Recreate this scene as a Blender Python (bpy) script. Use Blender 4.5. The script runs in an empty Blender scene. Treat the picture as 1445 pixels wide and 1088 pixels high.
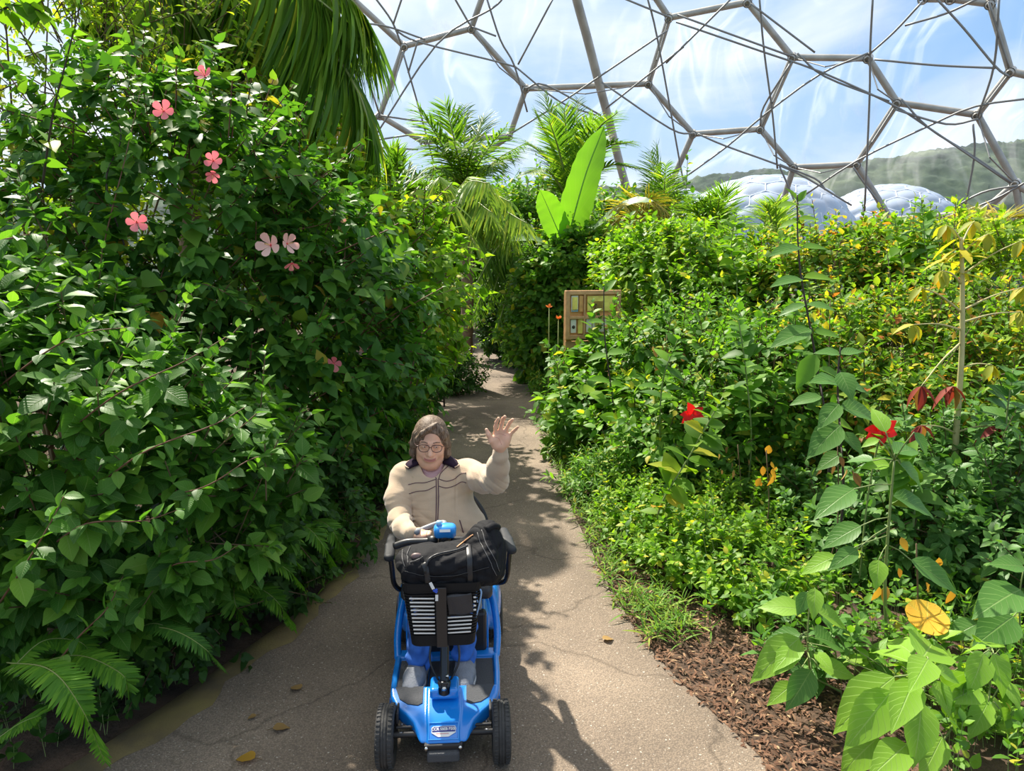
import bpy, bmesh, math, random
import numpy as np
from mathutils import Vector, Matrix

C = bpy.context.scene.collection
rng = np.random.default_rng(7)
random.seed(7)
PI = math.pi

# ------------------------------------------------------------------ camera
F_PX = 1000.0
PITCH = math.radians(9.3)
CAM = np.array([0.0, 0.0, 1.95])
cam_d = bpy.data.cameras.new('camera')
cam_d.sensor_fit = 'HORIZONTAL'; cam_d.sensor_width = 36.0
cam_d.lens = 36.0 * F_PX / 1445.0
cam_d.clip_end = 3000
cam = bpy.data.objects.new('camera', cam_d); C.objects.link(cam)
cam.location = CAM; cam.rotation_euler = (PI/2 - PITCH, 0, 0)
bpy.context.scene.camera = cam

# ------------------------------------------------------------------ view, world, sun
sc = bpy.context.scene
sc.view_settings.view_transform = 'Standard'
sc.view_settings.look = 'None'
sc.view_settings.gamma = 1.0
sc.view_settings.use_curve_mapping = False
sc.view_settings.exposure = 0.38
SUN = np.array([-0.40, 0.64, 0.98]); SUN = SUN/np.linalg.norm(SUN)
sun_d = bpy.data.lights.new('sun', 'SUN'); sun_d.energy = 8.0; sun_d.angle = math.radians(0.9)
sun_d.color = (1.0, 0.93, 0.80)
sun = bpy.data.objects.new('sun', sun_d); C.objects.link(sun)
sun.rotation_euler = Vector(SUN).to_track_quat('Z', 'Y').to_euler()
sun.location = (-20, 22, 40)

def nd(nt, typ, **kw):
    n = nt.nodes.new(typ)
    for k, v in kw.items():
        if k in ('inp',):
            for kk, vv in v.items(): n.inputs[kk].default_value = vv
        else: setattr(n, k, v)
    return n
def ramp(nt, stops, interp='LINEAR'):
    r = nt.nodes.new('ShaderNodeValToRGB'); e = r.color_ramp.elements
    r.color_ramp.interpolation = interp
    while len(e) > 1: e.remove(e[-1])
    e[0].position = stops[0][0]; e[0].color = tuple(stops[0][1]) + (1,)
    for p, c in stops[1:]:
        x = e.new(p); x.color = tuple(c) + (1,)
    return r

world = bpy.data.worlds.new('sky'); sc.world = world; world.use_nodes = True
nt = world.node_tree; nt.nodes.clear()
L = nt.links.new
tc = nd(nt, 'ShaderNodeTexCoord'); sep = nd(nt, 'ShaderNodeSeparateXYZ'); L(tc.outputs['Generated'], sep.inputs[0])
rp = ramp(nt, [(0.0, (0.30,0.42,0.40)), (0.03, (0.56,0.72,0.88)), (0.25, (0.27,0.47,0.76)), (0.5, (0.22,0.40,0.72)), (0.72, (0.55,0.61,0.66)), (1.0, (0.85,0.87,0.85))])
L(sep.outputs['Z'], rp.inputs[0])
mp = nd(nt, 'ShaderNodeMapping'); mp.inputs['Scale'].default_value = (1.6, 1.6, 4.2); mp.inputs['Rotation'].default_value = (0, 0.25, 0.3)
mp.inputs['Location'].default_value = (0.9, 0.35, 0.2)
L(tc.outputs['Generated'], mp.inputs[0])
nz = nd(nt, 'ShaderNodeTexNoise', inp={'Scale': 1.5, 'Detail': 7.0, 'Roughness': 0.55, 'Distortion': 0.35}); L(mp.outputs[0], nz.inputs['Vector'])
cr = ramp(nt, [(0.47, (0,0,0)), (0.70, (1,1,1))]); L(nz.outputs['Fac'], cr.inputs[0])
mixc = nd(nt, 'ShaderNodeMixRGB'); mixc.inputs[2].default_value = (0.86, 0.90, 0.96, 1)
mul = nd(nt, 'ShaderNodeMath', operation='MULTIPLY'); mul.inputs[1].default_value = 0.85
L(cr.outputs[0], mul.inputs[0]); L(mul.outputs[0], mixc.inputs[0]); L(rp.outputs[0], mixc.inputs[1])
# bright haze in the sky around the sun
dot = nd(nt, 'ShaderNodeVectorMath', operation='DOT_PRODUCT'); L(tc.outputs['Generated'], dot.inputs[0]); dot.inputs[1].default_value = tuple(SUN)
pw = nd(nt, 'ShaderNodeMath', operation='POWER', use_clamp=True); L(dot.outputs['Value'], pw.inputs[0]); pw.inputs[1].default_value = 5.0
mixs = nd(nt, 'ShaderNodeMixRGB'); L(pw.outputs[0], mixs.inputs[0]); L(mixc.outputs[0], mixs.inputs[1]); mixs.inputs[2].default_value = (1.15, 1.15, 1.12, 1)
bg = nd(nt, 'ShaderNodeBackground'); bg.inputs['Strength'].default_value = 1.0; L(mixs.outputs[0], bg.inputs['Color'])
wo = nd(nt, 'ShaderNodeOutputWorld'); L(bg.outputs[0], wo.inputs[0])

# ------------------------------------------------------------------ helpers
def nrm(v):
    v = np.asarray(v, float); return v/np.maximum(np.linalg.norm(v, axis=-1, keepdims=True), 1e-9)
def ray(px, py):
    u = (px-722.5)/F_PX; v = (544-py)/F_PX; s, c = math.sin(PITCH), math.cos(PITCH)
    return np.array([u, c+v*s, -s+v*c])
def at(px, py, Y):
    d = ray(px, py); return CAM + d*(Y/d[1])
def gnd(px, py, z=0.0):
    d = ray(px, py); return CAM + d*((z-CAM[2])/d[2])

def mesh_np(name, V, faces, mat=None, parent=None, smooth=True, uv=None, mats=None, mi=None):
    """V (n,3); faces: list of (k,m) int arrays; one mesh object"""
    me = bpy.data.meshes.new(name)
    V = np.asarray(V, np.float32)
    faces = [np.asarray(f, np.int32) for f in faces if len(f)]
    nl = sum(f.size for f in faces); nf = sum(len(f) for f in faces)
    me.vertices.add(len(V)); me.vertices.foreach_set('co', V.ravel())
    me.loops.add(nl); me.loops.foreach_set('vertex_index', np.concatenate([f.ravel() for f in faces]))
    me.polygons.add(nf)
    tot = np.concatenate([np.full(len(f), f.shape[1], np.int32) for f in faces])
    st = np.concatenate([[0], np.cumsum(tot)[:-1]]).astype(np.int32)
    me.polygons.foreach_set('loop_start', st)
    try: me.polygons.foreach_set('loop_total', tot)
    except Exception: pass
    me.polygons.foreach_set('use_smooth', np.full(nf, smooth, bool))
    if mats:
        for m in mats: me.materials.append(m)
        if mi is not None: me.polygons.foreach_set('material_index', np.asarray(mi, np.int32))
    elif mat: me.materials.append(mat)
    if uv is not None:
        l = me.uv_layers.new(name='UVMap')
        idx = np.concatenate([f.ravel() for f in faces])
        l.data.foreach_set('uv', np.asarray(uv, np.float32)[idx].ravel())
    me.update(calc_edges=True); me.validate()
    o = bpy.data.objects.new(name, me); C.objects.link(o)
    if parent is not None: o.parent = parent
    return o
def tag(o, label=None, cat=None, group=None, kind=None):
    if label: o['label'] = label
    if cat: o['category'] = cat
    if group: o['group'] = group
    if kind: o['kind'] = kind
    return o
def empty(name, loc=(0,0,0), label=None, cat=None, group=None, kind=None, rz=0.0):
    o = bpy.data.objects.new(name, None); C.objects.link(o)
    o.location = tuple(float(v) for v in loc); o.rotation_euler = (0, 0, rz); o.empty_display_size = 0.1
    return tag(o, label, cat, group, kind)
def frame_of(D, N):
    D = nrm(D); X = nrm(np.cross(D, N)); Z = np.cross(X, D)
    return X, D, Z

# ---- materials
def mat_simple(name, col, rough=0.6, metal=0.0, spec=0.5, bump=0.0, bscale=40.0, var=0.0, vscale=8.0, coat=0.0, sheen=0.0):
    m = bpy.data.materials.new(name); m.use_nodes = True; nt = m.node_tree
    b = nt.nodes['Principled BSDF']
    b.inputs['Base Color'].default_value = tuple(col) + (1,); b.inputs['Roughness'].default_value = rough
    b.inputs['Metallic'].default_value = metal; b.inputs['Specular IOR Level'].default_value = spec
    b.inputs['Coat Weight'].default_value = coat; b.inputs['Coat Roughness'].default_value = 0.08
    b.inputs['Sheen Weight'].default_value = sheen
    tcn = nd(nt, 'ShaderNodeTexCoord')
    if bump:
        n = nd(nt, 'ShaderNodeTexNoise', inp={'Scale': bscale, 'Detail': 4.0}); nt.links.new(tcn.outputs['Object'], n.inputs['Vector'])
        bp = nd(nt, 'ShaderNodeBump', inp={'Strength': bump, 'Distance': 0.01}); nt.links.new(n.outputs['Fac'], bp.inputs['Height'])
        nt.links.new(bp.outputs[0], b.inputs['Normal'])
    if var:
        n = nd(nt, 'ShaderNodeTexNoise', inp={'Scale': vscale, 'Detail': 5.0}); nt.links.new(tcn.outputs['Object'], n.inputs['Vector'])
        r = ramp(nt, [(0.3, [c*(1-var) for c in col]), (0.7, [min(1, c*(1+var)) for c in col])])
        nt.links.new(n.outputs['Fac'], r.inputs[0]); nt.links.new(r.outputs[0], b.inputs['Base Color'])
    return m
def leafmat(name, cols, trans=0.42, rough=0.42, tgain=(1.25, 1.35, 0.45), vein=0.0, spec=0.28):
    """cols: list of (pos, rgb) over per-leaf random"""
    m = bpy.data.materials.new(name); m.use_nodes = True; nt = m.node_tree; L = nt.links.new
    b = nt.nodes['Principled BSDF']; out = nt.nodes['Material Output']
    g = nd(nt, 'ShaderNodeNewGeometry'); r = ramp(nt, cols); L(g.outputs['Random Per Island'], r.inputs[0])
    col = r.outputs[0]
    if vein > 0:
        uv = nd(nt, 'ShaderNodeUVMap'); s = nd(nt, 'ShaderNodeSeparateXYZ'); L(uv.outputs[0], s.inputs[0])
        ax = nd(nt, 'ShaderNodeMath', operation='ABSOLUTE'); L(s.outputs['X'], ax.inputs[0])
        mid = nd(nt, 'ShaderNodeMapRange', inp={1: 0.0, 2: 0.06, 3: 1.0, 4: 0.0}); L(ax.outputs[0], mid.inputs[0])
        a1 = nd(nt, 'ShaderNodeMath', operation='MULTIPLY'); L(ax.outputs[0], a1.inputs[0]); a1.inputs[1].default_value = -0.28
        a2 = nd(nt, 'ShaderNodeMath', operation='ADD'); L(s.outputs['Y'], a2.inputs[0]); L(a1.outputs[0], a2.inputs[1])
        a3 = nd(nt, 'ShaderNodeMath', operation='MULTIPLY'); L(a2.outputs[0], a3.inputs[0]); a3.inputs[1].default_value = 9.0
        a4 = nd(nt, 'ShaderNodeMath', operation='FRACT'); L(a3.outputs[0], a4.inputs[0])
        a5 = nd(nt, 'ShaderNodeMapRange', inp={1: 0.0, 2: 0.13, 3: 0.7, 4: 0.0}); L(a4.outputs[0], a5.inputs[0])
        mx = nd(nt, 'ShaderNodeMath', operation='MAXIMUM'); L(mid.outputs[0], mx.inputs[0]); L(a5.outputs[0], mx.inputs[1])
        mm = nd(nt, 'ShaderNodeMath', operation='MULTIPLY'); L(mx.outputs[0], mm.inputs[0]); mm.inputs[1].default_value = vein
        mc = nd(nt, 'ShaderNodeMixRGB'); L(mm.outputs[0], mc.inputs[0]); L(col, mc.inputs[1]); mc.inputs[2].default_value = (0.42, 0.55, 0.20, 1)
        col = mc.outputs[0]
        bp = nd(nt, 'ShaderNodeBump', inp={'Strength': 0.35, 'Distance': 0.004}); bp.invert = True
        L(mx.outputs[0], bp.inputs['Height']); L(bp.outputs[0], b.inputs['Normal'])
    L(col, b.inputs['Base Color']); b.inputs['Roughness'].default_value = rough+.08; b.inputs['Specular IOR Level'].default_value = spec
    tl = nd(nt, 'ShaderNodeBsdfTranslucent'); tcn = nd(nt, 'ShaderNodeMixRGB', blend_type='MULTIPLY'); tcn.inputs[0].default_value = 1
    L(col, tcn.inputs[1]); tcn.inputs[2].default_value = tuple(tgain) + (1,); L(tcn.outputs[0], tl.inputs['Color'])
    mix = nd(nt, 'ShaderNodeMixShader'); mix.inputs[0].default_value = trans
    L(b.outputs[0], mix.inputs[1]); L(tl.outputs[0], mix.inputs[2]); L(mix.outputs[0], out.inputs['Surface'])
    return m

# ---- tubes (vectorised)
def tube_arrays(A, B, ra, rb, sides=4):
    A = np.asarray(A, float); B = np.asarray(B, float); n = len(A)
    ra = np.broadcast_to(ra, (n,)); rb = np.broadcast_to(rb, (n,))
    d = nrm(B-A); ref = np.where(np.abs(d[:, 2:3]) > 0.9, np.array([[1., 0, 0]]), np.array([[0., 0, 1.]]))
    X = nrm(np.cross(d, ref)); Y = np.cross(d, X)
    an = np.arange(sides)*2*PI/sides
    ring = X[:, None]*np.cos(an)[None, :, None] + Y[:, None]*np.sin(an)[None, :, None]
    V = np.concatenate([A[:, None]+ring*ra[:, None, None], B[:, None]+ring*rb[:, None, None]], 1).reshape(-1, 3)
    k = np.arange(sides); q = np.stack([k, (k+1) % sides, (k+1) % sides+sides, k+sides], 1)
    Fq = (q[None]+(np.arange(n)*2*sides)[:, None, None]).reshape(-1, 4)
    return V, Fq
def tubes(name, A, B, ra, rb, mat, parent=None, sides=4):
    V, F = tube_arrays(A, B, ra, rb, sides)
    return mesh_np(name, V, [F], mat, parent)
def sweep_arrays(P, R, sides=12, cap=True, closed=False, flat=None, up=(0,0,1)):
    """tube along polyline P with radii R; flat=(sx,sy) squashes the section"""
    P = np.asarray(P, float); n = len(P); R = np.broadcast_to(R, (n,))
    T = nrm(np.gradient(P, axis=0)) if not closed else nrm(np.roll(P, -1, 0)-np.roll(P, 1, 0))
    X = np.zeros((n, 3)); ref = np.array(up, float)
    if abs(T[0] @ ref) > 0.95: ref = np.array([1., 0, 0])
    x = nrm(np.cross(T[0], ref))
    for i in range(n):
        x = nrm(x-(x @ T[i])*T[i]); X[i] = x
    Y = np.cross(T, X)
    fx, fy = flat or (1, 1)
    an = np.arange(sides)*2*PI/sides
    V = (P[:, None]+(X[:, None]*(np.cos(an)*fx)[None, :, None]+Y[:, None]*(np.sin(an)*fy)[None, :, None])*R[:, None, None]).reshape(-1, 3)
    m = n if closed else n-1
    i = np.arange(m)[:, None]*sides; j = (np.arange(m)[:, None]+1) % n*sides; k = np.arange(sides)[None]; k2 = (k+1) % sides
    F = [np.stack([i+k, i+k2, j+k2, j+k], -1).reshape(-1, 4)]
    if cap and not closed:
        F.append(np.arange(sides)[::-1][None]); F.append((np.arange(sides)+(n-1)*sides)[None])
    return V, F
def sweep(name, P, R, mat, parent=None, sides=12, **kw):
    V, F = sweep_arrays(P, R, sides, **kw); return mesh_np(name, V, F, mat, parent)
def spline(pts, n=24, closed=False):
    P = np.asarray(pts, float); m = len(P)
    out = []
    segs = m if closed else m-1
    for i in range(segs):
        p0 = P[(i-1) % m] if (closed or i > 0) else 2*P[0]-P[1]
        p1 = P[i]; p2 = P[(i+1) % m]
        p3 = P[(i+2) % m] if (closed or i+2 < m) else 2*P[-1]-P[-2]
        k = max(2, n//segs); t = np.linspace(0, 1, k, endpoint=False)[:, None]
        out.append(0.5*((2*p1)+(-p0+p2)*t+(2*p0-5*p1+4*p2-p3)*t**2+(-p0+3*p1-3*p2+p3)*t**3))
    if not closed: out.append(P[-1:])
    return np.concatenate(out)
def join_arrays(parts):
    V = []; F = {}; o = 0
    for v, fs in parts:
        V.append(v)
        for f in fs:
            f = np.asarray(f); F.setdefault(f.shape[1], []).append(f+o)
        o += len(v)
    return np.concatenate(V), [np.concatenate(x) for x in F.values()]
def box_arrays(c, s, R=None, bevel=0.0, seg=2):
    """rounded box arrays"""
    bm = bmesh.new(); bmesh.ops.create_cube(bm, size=1.0)
    for v in bm.verts: v.co = Vector((v.co.x*s[0], v.co.y*s[1], v.co.z*s[2]))
    if bevel > 0: bmesh.ops.bevel(bm, geom=list(bm.edges), offset=min(bevel, min(s)*0.49), segments=seg, profile=0.5, affect='EDGES')
    V, F = bm_arrays(bm); 
    if R is not None: V = V @ np.asarray(R).T
    return V+np.asarray(c, float), F
def bm_arrays(bm):
    bm.verts.index_update(); V = np.array([v.co[:] for v in bm.verts]); F = {}
    for f in bm.faces: F.setdefault(len(f.verts), []).append([v.index for v in f.verts])
    bm.free(); return V, [np.array(x) for x in F.values()]
def box(name, c, s, mat, parent=None, R=None, bevel=0.0, seg=2):
    V, F = box_arrays(c, s, R, bevel, seg); return mesh_np(name, V, F, mat, parent, smooth=False)
def rotm(ax, ang):
    return np.array(Matrix.Rotation(ang, 3, ax))
def lathe_arrays(prof, axis_c, axis='x', seg=40):
    """prof: list of (radius, along)"""
    prof = np.asarray(prof, float); n = len(prof); a = np.arange(seg)*2*PI/seg
    V = np.zeros((n, seg, 3))
    V[..., 0] = prof[:, 1][:, None]; V[..., 1] = prof[:, 0][:, None]*np.cos(a); V[..., 2] = prof[:, 0][:, None]*np.sin(a)
    if axis == 'z': V = V[..., [1, 2, 0]]
    if axis == 'y': V = V[..., [2, 0, 1]]
    V = V.reshape(-1, 3)+np.asarray(axis_c, float)
    i = np.arange(n-1)[:, None]*seg; k = np.arange(seg)[None]; k2 = (k+1) % seg
    return V, [np.stack([i+k, i+k2, i+seg+k2, i+seg+k], -1).reshape(-1, 4)]

# ---- leaves
def leaf_tmpl(ts, ws, droop=0.18, fold=0.25, wave=0.0):
    """centre line along +Y length 1, normal +Z; single vertex at both ends"""
    V = [(0, 0, 0)]; U = [(0, 0)]
    for i, (t, w) in enumerate(zip(ts, ws)):
        z = -droop*t*t
        wz = wave*(1 if i % 2 else -1)
        V += [(-w, t, z+fold*w+wz), (0, t, z), (w, t, z+fold*w-wz)]; U += [(-1, t), (0, t), (1, t)]
    V.append((0, 1, -droop)); U.append((0, 1)); n = len(ts)
    T = [(0, 2, 1), (0, 3, 2)]; Q = []
    for i in range(n-1):
        a = 1+3*i; Q += [(a, a+1, a+4, a+3), (a+1, a+2, a+5, a+4)]
    a = 1+3*(n-1); T += [(a, a+1, 3*n+1), (a+1, a+2, 3*n+1)]
    return dict(V=np.array(V, float), T=np.array(T), Q=np.array(Q) if Q else np.zeros((0, 4), int), U=np.array(U, float))
OVATE = leaf_tmpl([0.14, 0.38, 0.66, 0.88], [0.17, 0.27, 0.21, 0.08], 0.22, 0.30)
BROAD = leaf_tmpl([0.1, 0.25, 0.42, 0.6, 0.78, 0.92], [0.20, 0.32, 0.34, 0.27, 0.15, 0.05], 0.24, 0.22, 0.012)
HEART = leaf_tmpl([-0.06, 0.18, 0.5, 0.82], [0.25, 0.40, 0.33, 0.11], 0.2, 0.22)
SMALL = leaf_tmpl([0.35, 0.72], [0.24, 0.17], 0.12, 0.25)
LANCE = leaf_tmpl([0.2, 0.55, 0.85], [0.075, 0.10, 0.05], 0.3, 0.3)
STRAP = leaf_tmpl([0.1, 0.35, 0.6, 0.82], [0.030, 0.034, 0.028, 0.017], 0.32, 0.3)
PETAL = leaf_tmpl([0.25, 0.55, 0.82, 0.97], [0.16, 0.33, 0.36, 0.20], -0.18, 0.15)
TILE = leaf_tmpl([0.3, 0.8], [0.33, 0.38], 0.1, 0.1)
def leaf_arrays(tm, P, D, N, S, W=1.0):
    P = np.asarray(P, float); n = len(P); X, Y, Z = frame_of(D, N)
    S = np.broadcast_to(S, (n,)); W = np.broadcast_to(W, (n,))
    tv = tm['V']; nv = len(tv)
    V = P[:, None]+S[:, None, None]*(tv[None, :, 0:1]*W[:, None, None]*X[:, None]+tv[None, :, 1:2]*Y[:, None]+tv[None, :, 2:3]*Z[:, None])
    off = (np.arange(n)*nv)[:, None, None]
    F = [(tm['T'][None]+off).reshape(-1, 3)]
    if len(tm['Q']): F.append((tm['Q'][None]+off).reshape(-1, 4))
    return V.reshape(-1, 3), F, np.tile(tm['U'], (n, 1))
def leaves(name, tm, P, D, N, S, mat, parent=None, W=1.0):
    V, F, U = leaf_arrays(tm, P, D, N, S, W); return mesh_np(name, V, F, mat, parent, uv=U)

def rnd_unit(n):
    v = rng.normal(size=(n, 3)); return nrm(v)
def sprigs(B, A, k, ll, tl, ang0=1.25, ang1=0.35, droop=0.25, jit=0.25, lfj=0.25, tipscale=0.55):
    """sprigs with bases B, axes A. returns leaf P,D,N,S and twig A,B"""
    n = len(B); A = nrm(A); ll = np.broadcast_to(ll, (n,)); tl = np.broadcast_to(tl, (n,))
    ref = rnd_unit(n); X = nrm(np.cross(A, ref)); Y = np.cross(A, X)
    i = np.arange(k); t = (i+0.4)/k
    az = i*2.399+rng.uniform(0, 6.28, (n, 1))
    an = (ang0+(ang1-ang0)*t)[None]+rng.normal(0, 0.15, (n, k))
    rad = X[:, None]*np.cos(az)[..., None]+Y[:, None]*np.sin(az)[..., None]
    D = A[:, None]*np.cos(an)[..., None]+rad*np.sin(an)[..., None]+rng.normal(0, jit*0.4, (n, k, 3))
    D[..., 2] -= droop
    D = nrm(D)
    N = A[:, None]*1.0+np.array([0, 0, 0.8])+rng.normal(0, jit, (n, k, 3))
    P = B[:, None]+A[:, None]*(tl[:, None]*t[None])[..., None]+rad*(0.05*ll)[:, None, None]
    S = ll[:, None]*(1-(1-tipscale)*t[None]**1.5)*rng.uniform(1-lfj, 1+lfj, (n, k))
    return P.reshape(-1, 3), D.reshape(-1, 3), N.reshape(-1, 3), S.ravel(), B-A*tl[:, None]*0.8, B+A*tl[:, None]*0.9

def lump(P, s=1.0, seed=0):
    r = np.random.default_rng(seed); o = 0
    for i in range(6):
        k = r.normal(size=3)*(1.2+i*0.7)*s; o = o+np.sin(P @ k+r.uniform(0, 6))/(1.3+i*0.5)
    return o/3.0
def mass(ells, dens, layers=((1.0, 1.0),), lumpy=0.12, ls=2.0, seed=1, keep=0.0, zmin=0.03, xlim=None):
    """points + outward normals on a union of ellipsoids (cx,cy,cz,rx,ry,rz)"""
    Ps, Ns = [], []
    E = np.asarray(ells, float)
    for e in E:
        c, r = e[:3], e[3:]
        area = 4*PI*(((r[0]*r[1])**1.6+(r[0]*r[2])**1.6+(r[1]*r[2])**1.6)/3)**(1/1.6)
        for sc_, fr in layers:
            n = max(4, int(area*dens*fr)); u = rnd_unit(n)
            l = 1+lumpy*lump(u*r, ls, seed)
            p = c+u*r*(sc_*l)[:, None]*rng.uniform(0.96, 1.03, (n, 1)); nn = nrm(u/r)
            ok = p[:, 2] > zmin
            for e2 in E:
                if e2 is e: continue
                q = (((p-e2[:3])/e2[3:])**2).sum(1); ok &= q > (0.86*sc_)**2
            tocam = nrm(CAM-p); f = (nn*tocam).sum(1)
            ok &= (f > -0.25) | (nn[:, 2] > 0.35) | (rng.random(n) < keep)
            Ps.append(p[ok]); Ns.append(nn[ok])
    return np.concatenate(Ps), np.concatenate(Ns)

print_counts = {}
def shrub(name, label, cat, ells, tm, mat, ll, dens, k=6, tl=0.12, upb=0.6, droop=0.25, stemmat=None, group=None, layers=((1, 1), (0.86, .8), (0.7, .5)),
          lumpy=0.12, ls=2.0, seed=1, W=1.0, jit=0.3, ang0=1.25, stems=10, stem_r=0.012, foliage='foliage', root=None, keep=0.0, kind=None, shoots=0.05, filt=None, stemfrac=0.4):
    E = np.asarray(ells, float)
    base = np.array([E[0, 0], E[0, 1], 0.0]) if root is None else np.array([root[0], root[1], 0.0])
    t = empty(name, base, label, cat, group, kind)
    P, N = mass(ells, dens, layers, lumpy, ls, seed, keep)
    if filt is not None:
        kf = filt(P); P = P[kf]; N = N[kf]
    P = P+N*rng.normal(0, 0.45*tl+0.02, (len(P), 1))
    ax = N+np.array([0, 0, upb])+rng.normal(0, 0.45, P.shape)
    LP, LD, LN, LS, TA, TB = sprigs(P, ax, k, ll*rng.uniform(.72, 1.25, len(P)), tl*rng.uniform(.7, 1.6, len(P)), droop=droop, jit=jit, ang0=ang0)
    # long shoots that break the outline
    if shoots:
        q = rng.random(len(P)) < shoots
        s2 = sprigs(P[q], ax[q]+np.array([0, 0, .5]), k*2, ll*rng.uniform(.6, 1.0, q.sum()), tl*rng.uniform(2.2, 4.2, q.sum()), droop=droop*.7, jit=jit, ang0=1.15, ang1=.4, tipscale=.4)
        LP, LD, LN, LS, TA, TB = [np.concatenate([a_, b_]) for a_, b_ in zip((LP, LD, LN, LS, TA, TB), s2)]
    ok = LP[:, 2] > 0.01
    leaves(foliage, tm, (LP-base)[ok], LD[ok], LN[ok], LS[ok], mat, t, W)
    sm = stemmat or M['twig']
    sel = rng.random(len(TA)) < stemfrac; sel[len(P):] = True
    A = [TA[sel]-base]; B = [TB[sel]-base]; r = [np.full(sel.sum(), tl*0.02+0.0012)]
    # main limbs from the ground into the crown
    if stems:
        for _ in range(stems):
            e = E[rng.integers(len(E))]; tip = e[:3]+rnd_unit(1)[0]*e[3:]*0.8; tip[2] = max(tip[2], 0.25)
            b0 = np.array([base[0]+rng.normal(0, .12), base[1]+rng.normal(0, .12), 0.0])
            mid = (b0+tip)/2+rng.normal(0, 0.08, 3); mid[2] = max(mid[2], .1)
            pts = spline([b0, mid, tip], 8)-base
            A.append(pts[:-1]); B.append(pts[1:]); r.append(np.linspace(stem_r, stem_r*0.4, len(pts)-1))
    A = np.concatenate(A); B = np.concatenate(B); r = np.concatenate(r)
    tubes('branches', A, B, r, r*0.85, sm, t, 4)
    return t
M = {}
# ------------------------------------------------------------------ materials
def g(*c): return c
M['twig'] = mat_simple('twig_brown', (0.13, 0.085, 0.04), 0.8)
M['twig_red'] = mat_simple('twig_reddish', (0.16, 0.07, 0.04), 0.7)
M['midrib'] = leafmat('banana_midrib', [(0, (0.36,0.52,0.16)), (1, (0.38,0.54,0.18))], 0.5, 0.5)
M['stem_green'] = mat_simple('stem_green', (0.20, 0.26, 0.08), 0.6)
M['stem_yellow'] = mat_simple('stem_yellow', (0.50, 0.45, 0.20), 0.6, var=0.15)
M['stem_dark'] = mat_simple('stem_dark', (0.06, 0.04, 0.035), 0.7)
M['leaf_glossy'] = leafmat('leaf_glossy', [(0, (0.043,0.128,0.018)), (0.5, (0.072,0.203,0.025)), (0.85, (0.123,0.297,0.035)), (1, (0.217,0.405,0.050))], 0.46, 0.36, vein=0.35)
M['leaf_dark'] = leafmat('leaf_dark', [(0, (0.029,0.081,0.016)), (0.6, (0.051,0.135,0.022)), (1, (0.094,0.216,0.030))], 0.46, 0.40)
M['leaf_hib'] = leafmat('leaf_hibiscus', [(0, (0.045,0.135,0.020)), (0.5, (0.075,0.210,0.028)), (0.9, (0.150,0.310,0.035)), (0.985, (0.20,0.34,0.04)), (1, (0.50,0.36,0.04))], 0.46, 0.40)
M['leaf_lime'] = leafmat('leaf_lime', [(0, (0.095,0.216,0.020)), (0.5, (0.176,0.348,0.027)), (0.9, (0.311,0.480,0.036)), (1, (0.608,0.528,0.045))], 0.50, 0.40)
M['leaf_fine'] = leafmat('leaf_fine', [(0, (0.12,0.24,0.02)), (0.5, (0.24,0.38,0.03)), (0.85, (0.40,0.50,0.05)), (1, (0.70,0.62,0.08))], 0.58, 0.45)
M['leaf_mid'] = leafmat('leaf_mid', [(0, (0.065,0.169,0.022)), (0.5, (0.116,0.270,0.028)), (0.9, (0.217,0.405,0.040)), (1, (0.522,0.459,0.050))], 0.46, 0.42)
M['leaf_yellow'] = leafmat('leaf_yellow', [(0, (0.20,0.28,0.03)), (0.4, (0.42,0.42,0.04)), (0.8, (0.65,0.50,0.04)), (1, (0.60,0.30,0.03))], 0.40, 0.5)
M['leaf_mixed'] = leafmat('leaf_mixed', [(0, (0.078,0.175,0.020)), (0.55, (0.156,0.312,0.030)), (0.8, (0.338,0.425,0.040)), (0.9, (0.650,0.525,0.050)), (1, (0.429,0.125,0.040))], 0.50, 0.45)
M['leaf_big'] = leafmat('leaf_big', [(0, (0.13,0.29,0.025)), (0.5, (0.20,0.39,0.035)), (1, (0.31,0.50,0.06))], 0.36, 0.38, vein=0.55)
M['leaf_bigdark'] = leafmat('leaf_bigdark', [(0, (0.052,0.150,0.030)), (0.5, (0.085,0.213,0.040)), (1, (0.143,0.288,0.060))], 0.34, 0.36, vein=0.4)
M['leaf_maroon'] = leafmat('leaf_maroon', [(0, (0.16,0.025,0.025)), (0.6, (0.30,0.06,0.035)), (0.9, (0.34,0.12,0.04)), (1, (0.25,0.28,0.05))], 0.30, 0.5, (1.4, 0.9, 0.7))
M['leaf_litter'] = leafmat('leaf_litter', [(0, (0.09,0.05,0.03)), (0.5, (0.17,0.09,0.055)), (0.9, (0.26,0.15,0.09)), (1, (0.40,0.28,0.16))], 0.1, 0.9)
M['leaf_brown'] = leafmat('leaf_brown', [(0, (0.16,0.09,0.035)), (0.5, (0.28,0.17,0.06)), (1, (0.45,0.32,0.12))], 0.2, 0.8, (1.2, 1, .6))
M['leaf_ochre'] = leafmat('leaf_ochre', [(0, (0.38,0.20,0.03)), (1, (0.58,0.36,0.05))], 0.35, 0.55, (1.2, 1, .5))
M['palm'] = leafmat('palm_green', [(0, (0.070,0.163,0.022)), (0.5, (0.133,0.260,0.030)), (0.9, (0.252,0.390,0.040)), (1, (0.476,0.468,0.060))], 0.50, 0.38)
M['palm_light'] = leafmat('palm_light', [(0, (0.140,0.260,0.044)), (0.6, (0.266,0.403,0.066)), (1, (0.504,0.520,0.110))], 0.50, 0.34)
M['palm_yellow'] = leafmat('palm_yellow', [(0, (0.30,0.30,0.05)), (1, (0.60,0.45,0.08))], 0.42, 0.45)
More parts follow.
